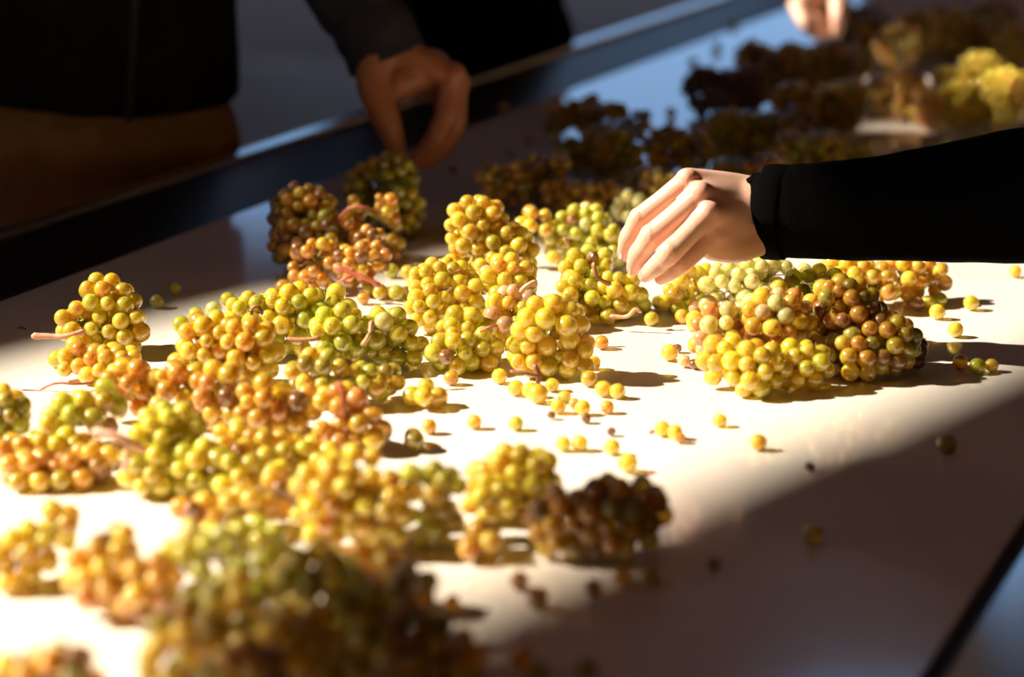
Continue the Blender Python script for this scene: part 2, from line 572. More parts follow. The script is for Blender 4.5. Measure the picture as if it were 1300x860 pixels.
# ------------------------------------------------------------------ grapes
BR = 0.0077                                                   # berry radius of the shared meshes
def berry_mesh(k):
    bm = bmesh.new()
    r = random.Random(100 + k)
    el = 1.0 + 0.05 * r.random()
    sx = 1.0 - 0.03 * r.random()
    blob(bm, (0, 0, 0), (BR * sx, BR, BR * el), u=20, v=14)
    for v in bm.verts:
        n = noise.noise(v.co * 90 + Vector((k * 7.1, 0, 0)))
        v.co *= 1 + 0.018 * n
        q = Vector((v.co.x, v.co.y, 0)).length
        if v.co.z < 0 and q < 0.003:                          # dimple at the stalk
            v.co.z += 0.0010 * (1 - q / 0.003)
    me = mesh_of(bm, 'grape')
    me.materials.append(M_GRAPE)
    return me
BERRY = [berry_mesh(k) for k in range(6)]
def shrivel_mesh(k):
    bm = bmesh.new()
    blob(bm, (0, 0, 0), (BR, BR * 0.9, BR * 1.05), u=20, v=14)
    for v in bm.verts:
        v.co *= 0.86 + 0.20 * noise.noise(v.co * 330 + Vector((k * 5.0, 2, 1)))
    me = mesh_of(bm, 'shrivelled_grape')
    me.materials.append(M_GRAPE)
    return me
SHRIVEL = [shrivel_mesh(k) for k in range(2)]

C = {
    'green': (0.60, 0.57, 0.055), 'lime': (0.74, 0.62, 0.055), 'pale': (0.84, 0.74, 0.28), 'yellow': (0.87, 0.64, 0.055),
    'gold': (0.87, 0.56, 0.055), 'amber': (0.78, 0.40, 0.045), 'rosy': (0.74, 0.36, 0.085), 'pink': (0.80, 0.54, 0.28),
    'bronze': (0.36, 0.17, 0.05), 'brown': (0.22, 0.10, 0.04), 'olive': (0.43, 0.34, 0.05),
}
PAL = {
    'green': (('green', 5), ('lime', 5), ('yellow', 1), ('pale', 1)),
    'lime': (('lime', 5), ('yellow', 4), ('green', 2), ('gold', 1)),
    'yellow': (('yellow', 7), ('gold', 3), ('lime', 1)),
    'gold': (('gold', 6), ('yellow', 4), ('amber', 1)),
    'amber': (('gold', 4), ('amber', 5), ('rosy', 1), ('bronze', 1)),
    'rosy': (('amber', 5), ('gold', 3), ('rosy', 4)),
    'russet': (('amber', 4), ('bronze', 3), ('rosy', 3), ('gold', 1)),
    'mixed': (('yellow', 4), ('gold', 3), ('pink', 3), ('lime', 2)),
    'dusky': (('pink', 4), ('gold', 4), ('pale', 2), ('rosy', 2)),
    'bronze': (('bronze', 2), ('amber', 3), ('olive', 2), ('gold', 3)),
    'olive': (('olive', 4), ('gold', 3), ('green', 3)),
}
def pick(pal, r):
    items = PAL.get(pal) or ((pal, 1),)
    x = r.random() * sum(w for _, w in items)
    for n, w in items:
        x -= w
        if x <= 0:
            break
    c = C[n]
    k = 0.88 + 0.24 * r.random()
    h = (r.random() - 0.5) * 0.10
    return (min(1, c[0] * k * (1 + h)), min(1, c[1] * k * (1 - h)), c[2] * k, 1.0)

CELL = 0.02
GRID = {}
def free(p, r, tight, own=None):
    i, j, k = int(p.x // CELL), int(p.y // CELL), int(p.z // CELL)
    for a in (i - 1, i, i + 1):
        for b in (j - 1, j, j + 1):
            for c in (k - 1, k, k + 1):
                for q, s, who in GRID.get((a, b, c), ()):
                    m = (r + s) * (tight if who == own else 1.05)
                    if (p - q).length_squared < m * m:
                        return False
    return True
def near(lo, hi):
    out = []
    for a in range(int(lo[0] // CELL) - 1, int(hi[0] // CELL) + 2):
        for b in range(int(lo[1] // CELL) - 1, int(hi[1] // CELL) + 2):
            for c in range(int(lo[2] // CELL) - 1, int(hi[2] // CELL) + 2):
                out += [(tuple(q), r, w) for q, r, w in GRID.get((a, b, c), ())]
    return out
def occupy(p, r, who=None):
    GRID.setdefault((int(p.x // CELL), int(p.y // CELL), int(p.z // CELL)), []).append((p.copy(), r, who))

def tube(bm, pts, radii, seg=7):
    sweep(bm, pts, radii, up=(0.2, 0.1, 1), seg=seg, sub=4, caps=1)

def set_berry(o, p, r, out, rg):
    s = r / BR
    q = out.to_track_quat('Z', 'Y')
    o.rotation_mode = 'QUATERNION'
    o.rotation_quaternion = q
    o.scale = (s, s, s)
    o.location = p

N_BERRY = 0
def bunch(label, pal, lobes, stems=(), seed=1, size=1.0, dense=1.0, group='grape bunches on the sorting belt', loose=0.0):
    """lobes: (x, y, rx, ry, base_y[, depth factor]) in pixels of the photograph, set down on the belt at base_y."""
    global N_BERRY
    rg = random.Random(seed)
    L = []
    for lb in lobes:
        x, y, rx, ry, yb = lb[:5]
        df = lb[5] if len(lb) > 5 else 0.85
        Yb = ground(x, yb).y
        sc = F / depth_of(at(x, y, Yb))
        rxw, ryw = rx / sc, ry / sc / CP
        rd = min(max(rxw * df, 0.020), 0.055)
        c = at(x, y, Yb + rd * 0.8)
        L.append((c, Vector((rxw, rd, ryw)), max(ryw, c.z - T)))
    base = sum((l[0] for l in L), Vector()) / len(L)
    root = empty('grape_bunch', (base.x, base.y, T))
    tag(root, label, 'grapes', group)
    for st in stems:                                          # room for the stems
        Yb = ground(st[3][0][0], st[2]).y
        for line in st[3:]:
            ps = [at(q[0], q[1], Yb + (q[2] if len(q) > 2 else 0)) for q in line]
            for p0, p1 in zip(ps, ps[1:]):
                for t in range(7):
                    occupy(p0.lerp(p1, t / 7), st[1] * 0.0013, seed)
    placed = []
    for layer, cover in ((0, 0.98), (1, 0.75), (2, 0.5)):
        P, R_, C_, E_ = [], [], [], []
        for c, R, rdn in L:
            k = BR * size * (0.92, 2.5, 4.2)[layer]
            ex, ey, ez = R.x - k, R.y - k, R.z - k
            if min(ex, ey, ez) < (0.002 if layer == 0 else 0.004):
                if layer:
                    continue
                ex, ey, ez = max(ex, .002), max(ey, .002), max(ez, .002)
            pw = 1.6
            area = 4 * math.pi * (((ex * ey) ** pw + (ex * ez) ** pw + (ey * ez) ** pw) / 3) ** (1 / pw)
            n = int(cover * dense * area / (math.pi * (BR * size) ** 2))
            if layer == 0:
                n = max(n, 3)
            for _ in range(n):
                d = Vector((rg.gauss(0, 1), rg.gauss(0, 1), rg.gauss(0, 1))).normalized()
                dz = max(rdn - k, 0.002) if d.z < 0 else ez
                p = c + Vector((ex * d.x, ey * d.y, dz * d.z))
                if p.z < T - 0.004:
                    continue
                r = BR * size * (0.86 + 0.27 * rg.random()) * (0.72 if rg.random() < 0.05 else 1)
                hid = False
                for c2, R2, rdn2 in L:
                    if c2 is c:
                        continue
                    q = p - c2
                    z2 = R2.z if q.z > 0 else rdn2
                    if (q.x / R2.x) ** 2 + (q.y / R2.y) ** 2 + (q.z / z2) ** 2 < 0.5:
                        hid = True
                        break
                if hid:
                    continue
                P.append(p); R_.append(r); C_.append(c); E_.append((ex, ey, ez, max(rdn - k, 0.002)))
        if not P:
            continue
        P = np.array([tuple(p) for p in P]); R_ = np.array(R_)
        C_ = np.array([tuple(c) for c in C_]); E_ = np.array(E_)
        jit = 1 + (np.array([rg.random() for _ in R_]) - 0.5) * (0.05 + 0.35 * loose)
        fx = near(P.min(0) - 0.03, P.max(0) + 0.03)
        FP = np.array([f[0] for f in fx]) if fx else np.zeros((0, 3))
        FR = np.array([f[1] * (0.95 if f[2] == seed else 1.12) for f in fx]) if fx else np.zeros(0)
        for it in range(45):
            D = P[:, None, :] - P[None, :, :]
            dist = np.sqrt((D ** 2).sum(2)) + 1e-9
            ov = np.maximum(0.97 * (R_[:, None] + R_[None, :]) - dist, 0)
            np.fill_diagonal(ov, 0)
            mv = (D / dist[..., None] * (ov * 0.42)[..., None]).sum(1)
            if len(FP):
                D = P[:, None, :] - FP[None, :, :]
                dist = np.sqrt((D ** 2).sum(2)) + 1e-9
                ov = np.maximum(0.97 * (R_[:, None] + FR[None, :]) - dist, 0)
                mv += (D / dist[..., None] * (ov * 0.8)[..., None]).sum(1)
            P = P + mv
            q = P - C_
            e = E_[:, :3].copy()
            e[:, 2] = np.where(q[:, 2] < 0, E_[:, 3], E_[:, 2])
            ln = np.sqrt(((q / e) ** 2).sum(1)) + 1e-9
            k_ = (jit / ln - 1) * (0.5 if it < 40 else 0.15)
            P = C_ + q * (1 + k_)[:, None]
            P[:, 2] = np.maximum(P[:, 2], T + R_ * 1.08)
        order = list(range(len(P)))
        for i in order:
            p = Vector(P[i])
            if len(placed) < 292 and free(p, R_[i], 0.86, seed):
                occupy(p, R_[i], seed)
                placed.append((p, float(R_[i]), (p - Vector(C_[i])).normalized()))
    # stalks that hold the berries (one mesh), then the berries
    bm = bmesh.new()
    path = [l[0] - Vector((0, 0, 0.15 * l[1].z)) for l in L]
    for v in path:
        v.z = max(v.z, T + 0.008)
    if len(path) == 1:
        path = [path[0] - Vector((L[0][1].x * 0.6, 0, 0)), path[0], path[0] + Vector((L[0][1].x * 0.6, 0, 0))]
    if all(free(a_.lerp(b_, t / 12), 0.003, 0.0, seed) for a_, b_ in zip(path, path[1:]) for t in range(13)):
        tube(bm, path, [0.0021] * len(path))
    nodes = []
    for a, b_ in zip(path, path[1:]):
        for t in (0, 0.25, 0.5, 0.75, 1):
            nodes.append(a.lerp(b_, t))
    for p, r, d in placed:
        nd = min(nodes, key=lambda q: (q - p).length_squared)
        tip = p + (nd - p).normalized() * r * 0.85
        mid = tip.lerp(nd, 0.5) + Vector((rg.uniform(-1, 1), rg.uniform(-1, 1), rg.uniform(-1, 1))) * 0.003
        if not all(free(tip.lerp(nd, t / 6), 0.001, 0.0, seed) for t in range(7)):
            continue
        for a, b_ in ((tip, mid), (mid, nd)):
            ax = (b_ - a).normalized()
            s = ax.cross(Vector((0.3, 0.2, 1))).normalized()
            t_ = ax.cross(s)
            v1 = [bm.verts.new(a + (s * math.cos(h) + t_ * math.sin(h)) * 0.0008) for h in (0, 2.1, 4.2)]
            v2 = [bm.verts.new(b_ + (s * math.cos(h) + t_ * math.sin(h)) * 0.0009) for h in (0, 2.1, 4.2)]
            for k in range(3):
                bm.faces.new((v1[k], v1[(k + 1) % 3], v2[(k + 1) % 3], v2[k]))
    for v in bm.verts:
        v.co -= root.location
        v.co.z = max(v.co.z, 0.0008)
    link('stalks', mesh_of(bm, 'stalks'), M_STEM['green'], root)
    for st in stems:                                          # stems that the photograph shows
        colr, rad, yb, pts = st[:4]
        Yb = ground(pts[0][0], yb).y
        bm = bmesh.new()
        ps = [at(px, py, Yb + (pp[0] if pp else 0)) for px, py, *pp in pts]
        rr = [rad * 0.001 * (1.25 if i == 0 else 1.0 if i < len(ps) - 1 else 1.1) for i in range(len(ps))]
        tube(bm, ps, rr, 9)
        for side in st[4:]:
            ps2 = [at(px, py, Yb + (pp[0] if pp else 0)) for px, py, *pp in side]
            tube(bm, ps2, [rad * 0.0008] * len(ps2), 8)
        for v in bm.verts:
            v.co += Vector((noise.noise(v.co * 200), noise.noise(v.co * 200 + Vector((9, 0, 0))), noise.noise(v.co * 200 + Vector((0, 9, 0))))) * 0.0006
            v.co -= root.location
            v.co.z = max(v.co.z, 0.0006)
        link('stem', mesh_of(bm, 'stem'), M_STEM[colr], root)
    for p, r, d in placed:
        me = BERRY[rg.randrange(6)] if rg.random() > 0.006 else SHRIVEL[rg.randrange(2)]
        o = bpy.data.objects.new('grape', me)
        nd = min(nodes, key=lambda q: (q - p).length_squared)
        out = (p - nd)
        if out.length < 1e-4:
            out = d
        out = (out.normalized() + Vector((rg.gauss(0, .25), rg.gauss(0, .25), rg.gauss(0, .25)))).normalized()
        set_berry(o, p - root.location, r, out, rg)
        o.color = pick(pal, rg) if me in BERRY else (*C['bronze'], 1)
        o.parent = root
        COL.objects.link(o)
        N_BERRY += 1
    return root

# ------------------------------------------------------------------ the bunches, one call each
# around the middle of the belt, in focus
bunch('plump golden grape bunch in the middle of the belt, bare brown stalk under its front', 'yellow',
      [(700, 415, 50, 42, 490, 0.8), (680, 450, 38, 34, 486), (728, 448, 30, 34, 488)], seed=11, size=1.12,
      stems=[('brown', 2.2, 492, [(680, 466, -.01), (684, 478, -.012), (682, 492, -.01)], [(684, 478, -.012), (668, 474, -.014), (650, 472, -.012)])])
bunch('tall yellow grape bunch rising highest in the middle, dark heap behind it', 'yellow',
      [(607, 283, 44, 36, 395, 0.8), (640, 322, 46, 42, 398, 0.8), (600, 320, 36, 34, 392)], seed=12)
bunch('yellow grape bunch sloping up against the tall yellow one', 'yellow',
      [(562, 360, 48, 34, 420, 0.8), (545, 392, 32, 30, 428), (590, 380, 30, 30, 424)], seed=13,
      stems=[('brown', 1.0, 420, [(570, 342, -.035), (577, 346, -.036), (585, 344, -.034)])])
bunch('small loose grape bunch in front with a dark red stalk on its side', 'lime',
      [(590, 418, 38, 28, 470), (578, 448, 36, 30, 480), (612, 445, 26, 26, 476)], seed=14,
      stems=[('red', 1.2, 470, [(611, 421, -.03), (622, 415, -.032), (631, 414, -.03)])])
bunch('grape bunch with a fleshy pale stub of stalk between the tall and the plump bunch', 'mixed',
      [(645, 355, 40, 34, 425), (650, 395, 36, 36, 440), (630, 415, 24, 24, 445)], seed=15,
      stems=[('tan', 2.0, 425, [(662, 369, -.045), (670, 362, -.047), (679, 358, -.046)])])
bunch('long green yellow grape bunch with hooked brown stem below the fingertips', 'lime',
      [(748, 345, 40, 34, 405, 0.8), (735, 375, 32, 30, 412), (785, 375, 34, 32, 412, 0.8), (760, 390, 36, 26, 415)], seed=16,
      stems=[('brown', 1.9, 405, [(754, 336, -.045), (758, 352, -.047), (774, 361, -.042)]),
             ('tan', 1.7, 412, [(776, 402, -.03), (796, 402, -.033), (806, 393, -.035), (813, 396, -.035)])])
bunch('bright green grape bunch furthest back in the sunlight beside the hand', 'green',
      [(742, 287, 42, 30, 345, 0.8), (770, 310, 30, 28, 350), (715, 300, 30, 26, 345)], seed=17,
      stems=[('tan', 1.4, 345, [(717, 303, -.035), (722, 313, -.035), (727, 322, -.03)])])
bunch('short golden arm of berries between the tall yellow bunch and the bright green one', 'gold',
      [(680, 285, 26, 24, 345), (700, 300, 26, 20, 348)], seed=18)
bunch('few pale lit berries peeping out above the fingers of the sleeved hand', 'pale',
      [(800, 257, 22, 18, 300), (790, 268, 16, 14, 298)], seed=19)
# the bunches under the sleeve
bunch('big mixed grape bunch with pinkish bloom lying under the black sleeve', 'dusky',
      [(925, 420, 50, 40, 480, 0.8), (985, 405, 52, 42, 485, 0.8), (900, 408, 32, 34, 470)], seed=21, size=1.02)
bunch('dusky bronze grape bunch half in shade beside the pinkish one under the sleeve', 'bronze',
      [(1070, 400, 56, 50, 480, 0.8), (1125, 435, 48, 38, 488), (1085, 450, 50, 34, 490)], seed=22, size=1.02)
bunch('row of pale yellow berries along the front foot of the pinkish bunch', 'yellow',
      [(960, 465, 46, 32, 508), (1015, 462, 46, 30, 502), (920, 455, 36, 30, 500), (955, 488, 22, 20, 512)], seed=23, size=1.03)
bunch('shaded crown of green berries on top of the pinkish bunch under the sleeve', 'green',
      [(1035, 362, 44, 28, 440, 0.8), (1000, 375, 36, 26, 445)], seed=24, size=1.05)
bunch('pale yellow grape bunch right behind the pinkish one, below the cuff', 'pale',
      [(972, 352, 44, 28, 408), (930, 358, 42, 26, 410), (950, 362, 30, 22, 412)], seed=25)
bunch('bright yellow flat grape bunch under the palm of the sleeved hand', 'lime',
      [(890, 362, 36, 24, 405), (862, 378, 30, 20, 405), (910, 350, 30, 20, 400)], seed=26)
bunch('golden grape bunch behind the dusky bronze one, under the middle of the sleeve', 'gold',
      [(1075, 350, 46, 26, 400), (1110, 362, 36, 26, 402)], seed=27)
bunch('amber grape bunch furthest along under the sleeve, its shadow on the bare belt', 'amber',
      [(1145, 350, 40, 26, 392), (1180, 352, 30, 24, 388)], seed=28)
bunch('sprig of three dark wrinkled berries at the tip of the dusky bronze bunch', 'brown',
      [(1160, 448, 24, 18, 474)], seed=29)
# the belt's far side, behind
bunch('russet grape sprig with thick orange red stalk lying at the shadow edge', 'russet',
      [(405, 330, 42, 26, 378), (455, 330, 42, 30, 380), (470, 308, 26, 22, 372)], seed=31, size=0.90, dense=0.72, loose=0.8,
      stems=[('red', 2.4, 376, [(430, 340, -.03), (448, 347, -.035), (462, 352, -.038), (481, 362, -.04)], [(452, 348, -.035), (440, 353, -.038), (432, 358, -.036)])])
bunch('thin sprig of amber berries on a curved stalk just under the bare hand', 'rosy',
      [(483, 268, 30, 26, 335), (500, 285, 20, 20, 335), (455, 262, 16, 16, 332)], seed=32, size=0.92, dense=0.7, loose=1,
      stems=[('red', 1.7, 335, [(432, 276, -.03), (445, 264, -.035), (465, 264, -.038), (484, 271, -.03)], [(432, 276, -.03), (436, 288, -.03)])])
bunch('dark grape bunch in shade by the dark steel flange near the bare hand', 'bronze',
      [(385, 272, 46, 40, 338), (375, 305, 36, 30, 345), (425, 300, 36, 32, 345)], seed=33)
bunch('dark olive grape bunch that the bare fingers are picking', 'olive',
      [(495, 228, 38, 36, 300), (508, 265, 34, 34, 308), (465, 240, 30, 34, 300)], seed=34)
# left part of the belt
bunch('upright grape bunch standing alone with a thick stem end poking out', 'yellow',
      [(134, 388, 46, 42, 455, 0.85), (100, 410, 32, 28, 458), (158, 418, 32, 38, 458, 0.9)], seed=41, size=1.05,
      stems=[('pink', 2.6, 456, [(44, 427, -.02), (66, 427, -.022), (85, 427, -.024), (105, 422, -.02)])])
bunch('straggly grape bunch with a thin red stalk in front of the upright one', 'gold',
      [(140, 462, 50, 24, 492), (100, 450, 26, 20, 484), (85, 468, 16, 14, 486)], seed=42, loose=0.6,
      stems=[('red', 1.1, 492, [(30, 505, -.01), (50, 496, -.012), (70, 487, -.014), (100, 488, -.014), (120, 486, 0)])])
bunch('olive green grape bunch cut by the frame above the amber berries', 'olive',
      [(0, 525, 42, 38, 575), (-35, 530, 40, 38, 575)], seed=43)
bunch('green grape bunch in front of the thin red stalk', 'green',
      [(100, 525, 48, 30, 580), (70, 545, 30, 26, 582), (130, 510, 28, 26, 575)], seed=44, size=1.08)
bunch('long amber grape bunch lying across behind the forked pale stem', 'amber',
      [(165, 490, 40, 34, 545), (225, 492, 46, 34, 550), (285, 492, 46, 36, 560), (335, 515, 42, 38, 570), (385, 520, 24, 34, 570)], seed=45, size=1.06)
bunch('lime green grape bunch with forked pale stem, low among the amber ones', 'lime',
      [(215, 555, 52, 46, 630, 0.85), (255, 595, 50, 36, 640), (190, 595, 40, 34, 640)], seed=46, size=1.0,
      stems=[('pink', 3.2, 620, [(123, 549, -.05), (146, 553, -.055), (165, 563, -.055), (182, 571, -.045)], [(162, 560, -.055), (161, 580, -.055), (158, 597, -.05)])])
bunch('glossy golden grape bunch near the shadow edge, beside the upright one', 'gold',
      [(268, 432, 46, 36, 500, 0.85), (315, 442, 46, 40, 505, 0.85), (245, 455, 30, 30, 500)], seed=47, size=1.06)
bunch('pale green grape bunch at the shadow edge with a bent brown stalk on top', 'lime',
      [(320, 400, 42, 30, 462), (375, 395, 50, 36, 465, 0.85), (420, 385, 32, 24, 455)], seed=48, size=1.08,
      stems=[('brown', 1.6, 455, [(320, 412, -.04), (320, 392, -.04), (328, 390, -.04), (333, 398, -.04)])])
bunch('big green grape bunch with a peg of tan stalk standing on it', 'green',
      [(432, 420, 42, 36, 480, 0.85), (490, 425, 44, 36, 476, 0.85), (520, 440, 26, 28, 474)], seed=49, size=1.08,
      stems=[('tan', 2.0, 475, [(472, 410, -.05), (469, 425, -.054), (461, 437, -.05)]),
             ('tan', 2.0, 478, [(366, 431, -.05), (384, 432, -.052), (404, 430, -.05)], [(385, 432, -.052), (383, 450, -.05), (374, 475, -.045)])])
bunch('shaded grape bunch in the hollow below the T shaped stalk', 'olive',
      [(405, 470, 46, 28, 525), (450, 485, 46, 26, 525), (490, 480, 26, 20, 515)], seed=50)
bunch('amber rosy grape bunch with a wine red stalk down its front', 'rosy',
      [(430, 520, 42, 34, 578, 0.85), (465, 545, 32, 28, 582), (425, 550, 34, 26, 582)], seed=51, size=1.08,
      stems=[('red', 1.3, 578, [(432, 486, -.045), (435, 508, -.05), (436, 530, -.05)])])
bunch('cluster of four berries on the bare belt beside the wine red stalk', 'gold',
      [(540, 505, 24, 20, 524)], seed=52)
bunch('row of shaded berries behind the amber rosy bunch', 'olive',
      [(505, 495, 30, 18, 520)], seed=53)
bunch('short row of shaded berries between the amber rosy bunch and the open belt', 'olive',
      [(510, 555, 26, 20, 578)], seed=54)
# near part of the belt, out of focus
bunch('yellow grape bunch between the tan blurred heap and the dark near bunch', 'yellow',
      [(660, 602, 56, 38, 662), (625, 635, 40, 34, 672), (620, 600, 24, 20, 650)], seed=61)
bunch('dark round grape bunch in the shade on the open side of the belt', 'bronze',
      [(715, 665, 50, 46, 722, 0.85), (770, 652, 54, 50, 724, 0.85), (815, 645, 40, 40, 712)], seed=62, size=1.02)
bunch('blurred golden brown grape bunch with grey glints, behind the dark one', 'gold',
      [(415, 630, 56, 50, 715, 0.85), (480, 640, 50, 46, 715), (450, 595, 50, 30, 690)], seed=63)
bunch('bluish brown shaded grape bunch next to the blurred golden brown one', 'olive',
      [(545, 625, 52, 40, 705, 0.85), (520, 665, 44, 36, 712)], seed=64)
bunch('trail of low berries between the bluish brown and the dark round bunch', 'amber',
      [(610, 690, 40, 20, 718), (560, 685, 26, 18, 716)], seed=65)
bunch('blurred yellow grape bunch at the frame edge above the white gap', 'gold',
      [(35, 700, 44, 40, 755), (75, 660, 28, 26, 715), (10, 720, 34, 34, 760)], seed=66, loose=0.5)
bunch('blurred amber grape bunch with bright glints beside the white gap', 'amber',
      [(135, 725, 56, 46, 800, 0.85), (190, 745, 48, 46, 810, 0.85), (150, 690, 34, 26, 780)], seed=67)
bunch('amber grape bunch lying behind the green blurred one', 'amber',
      [(255, 650, 40, 24, 690), (310, 645, 44, 26, 690), (350, 620, 30, 24, 680)], seed=68)
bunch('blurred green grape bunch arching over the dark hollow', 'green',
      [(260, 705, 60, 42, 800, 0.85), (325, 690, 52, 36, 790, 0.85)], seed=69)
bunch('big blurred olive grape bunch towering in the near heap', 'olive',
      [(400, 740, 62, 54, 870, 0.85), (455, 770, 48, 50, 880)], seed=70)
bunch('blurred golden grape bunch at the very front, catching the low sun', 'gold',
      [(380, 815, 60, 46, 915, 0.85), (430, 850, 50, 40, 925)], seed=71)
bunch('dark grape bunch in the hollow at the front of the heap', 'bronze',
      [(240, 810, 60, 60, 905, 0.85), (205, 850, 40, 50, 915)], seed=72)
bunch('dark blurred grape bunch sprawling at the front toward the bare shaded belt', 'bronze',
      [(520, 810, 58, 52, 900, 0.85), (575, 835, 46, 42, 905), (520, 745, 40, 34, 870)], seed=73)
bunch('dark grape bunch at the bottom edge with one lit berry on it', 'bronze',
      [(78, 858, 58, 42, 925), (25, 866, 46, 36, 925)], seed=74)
bunch('row of amber berries lying low before the green bunch with the thin red stalk', 'amber',
      [(40, 598, 50, 24, 628), (85, 600, 40, 22, 626), (118, 588, 32, 26, 622)], seed=75)
bunch('shaded golden grape bunch behind the low amber row, at the frame edge', 'gold',
      [(70, 572, 50, 24, 602), (20, 578, 44, 22, 604)], seed=83)
bunch('shaded golden grape bunch between the long amber one and the blurred heap', 'gold',
      [(340, 572, 50, 30, 618), (300, 560, 34, 26, 605), (395, 580, 36, 26, 618)], seed=76)
bunch('green yellow grape bunch close behind the amber one that lies across the heap', 'lime',
      [(300, 605, 40, 30, 650), (350, 610, 36, 24, 648)], seed=77)
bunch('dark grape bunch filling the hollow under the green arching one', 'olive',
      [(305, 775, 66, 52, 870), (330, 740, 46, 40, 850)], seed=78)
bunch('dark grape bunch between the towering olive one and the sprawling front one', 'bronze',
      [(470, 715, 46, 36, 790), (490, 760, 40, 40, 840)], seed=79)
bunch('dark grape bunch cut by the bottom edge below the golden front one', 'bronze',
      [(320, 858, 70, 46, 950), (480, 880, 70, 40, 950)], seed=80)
# the far heap in the shade
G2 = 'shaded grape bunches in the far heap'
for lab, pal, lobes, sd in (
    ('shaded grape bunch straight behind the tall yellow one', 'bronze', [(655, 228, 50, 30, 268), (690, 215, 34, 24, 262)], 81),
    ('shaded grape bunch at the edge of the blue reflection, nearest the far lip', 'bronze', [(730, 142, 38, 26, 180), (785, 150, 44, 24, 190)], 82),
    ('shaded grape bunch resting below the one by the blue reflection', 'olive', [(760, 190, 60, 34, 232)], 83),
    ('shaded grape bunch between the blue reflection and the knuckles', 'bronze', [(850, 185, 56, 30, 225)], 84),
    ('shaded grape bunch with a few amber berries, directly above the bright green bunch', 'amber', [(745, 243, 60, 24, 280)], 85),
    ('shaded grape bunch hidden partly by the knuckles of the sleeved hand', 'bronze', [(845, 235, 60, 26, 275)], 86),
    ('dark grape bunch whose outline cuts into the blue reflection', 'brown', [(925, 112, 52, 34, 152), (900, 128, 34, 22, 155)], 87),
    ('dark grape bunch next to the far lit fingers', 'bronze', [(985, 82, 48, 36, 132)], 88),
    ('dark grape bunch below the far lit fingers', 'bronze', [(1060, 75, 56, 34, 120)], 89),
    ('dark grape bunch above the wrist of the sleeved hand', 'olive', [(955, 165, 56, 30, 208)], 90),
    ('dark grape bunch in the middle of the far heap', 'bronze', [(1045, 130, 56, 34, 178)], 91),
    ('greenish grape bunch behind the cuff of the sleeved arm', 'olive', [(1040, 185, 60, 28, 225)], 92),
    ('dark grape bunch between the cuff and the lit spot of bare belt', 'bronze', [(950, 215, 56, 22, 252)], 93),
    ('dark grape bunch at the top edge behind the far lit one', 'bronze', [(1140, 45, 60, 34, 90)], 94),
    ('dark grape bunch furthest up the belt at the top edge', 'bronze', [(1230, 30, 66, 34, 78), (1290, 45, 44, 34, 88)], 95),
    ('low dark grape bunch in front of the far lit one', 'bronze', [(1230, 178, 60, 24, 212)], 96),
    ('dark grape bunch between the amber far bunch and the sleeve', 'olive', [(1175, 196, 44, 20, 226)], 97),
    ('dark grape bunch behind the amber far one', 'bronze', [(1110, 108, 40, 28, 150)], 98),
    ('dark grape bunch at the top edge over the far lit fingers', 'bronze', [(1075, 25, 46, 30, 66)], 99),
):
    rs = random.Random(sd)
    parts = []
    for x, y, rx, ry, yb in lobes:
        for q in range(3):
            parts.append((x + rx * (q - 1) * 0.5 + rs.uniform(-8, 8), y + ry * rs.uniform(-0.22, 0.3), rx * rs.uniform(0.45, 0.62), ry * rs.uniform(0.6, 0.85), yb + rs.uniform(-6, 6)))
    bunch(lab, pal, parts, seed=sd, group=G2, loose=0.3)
bunch('far blurred grape bunch glowing yellow in a patch of sun', 'yellow',
      [(1222, 128, 34, 30, 168), (1245, 92, 32, 28, 160), (1275, 120, 34, 36, 170), (1200, 105, 24, 22, 158)], seed=101, group=G2, loose=0.5)
bunch('far blurred amber grape bunch beside the glowing yellow one', 'rosy',
      [(1150, 108, 26, 22, 158), (1172, 120, 28, 24, 160), (1185, 138, 28, 22, 168)], seed=102, group=G2, loose=0.5)

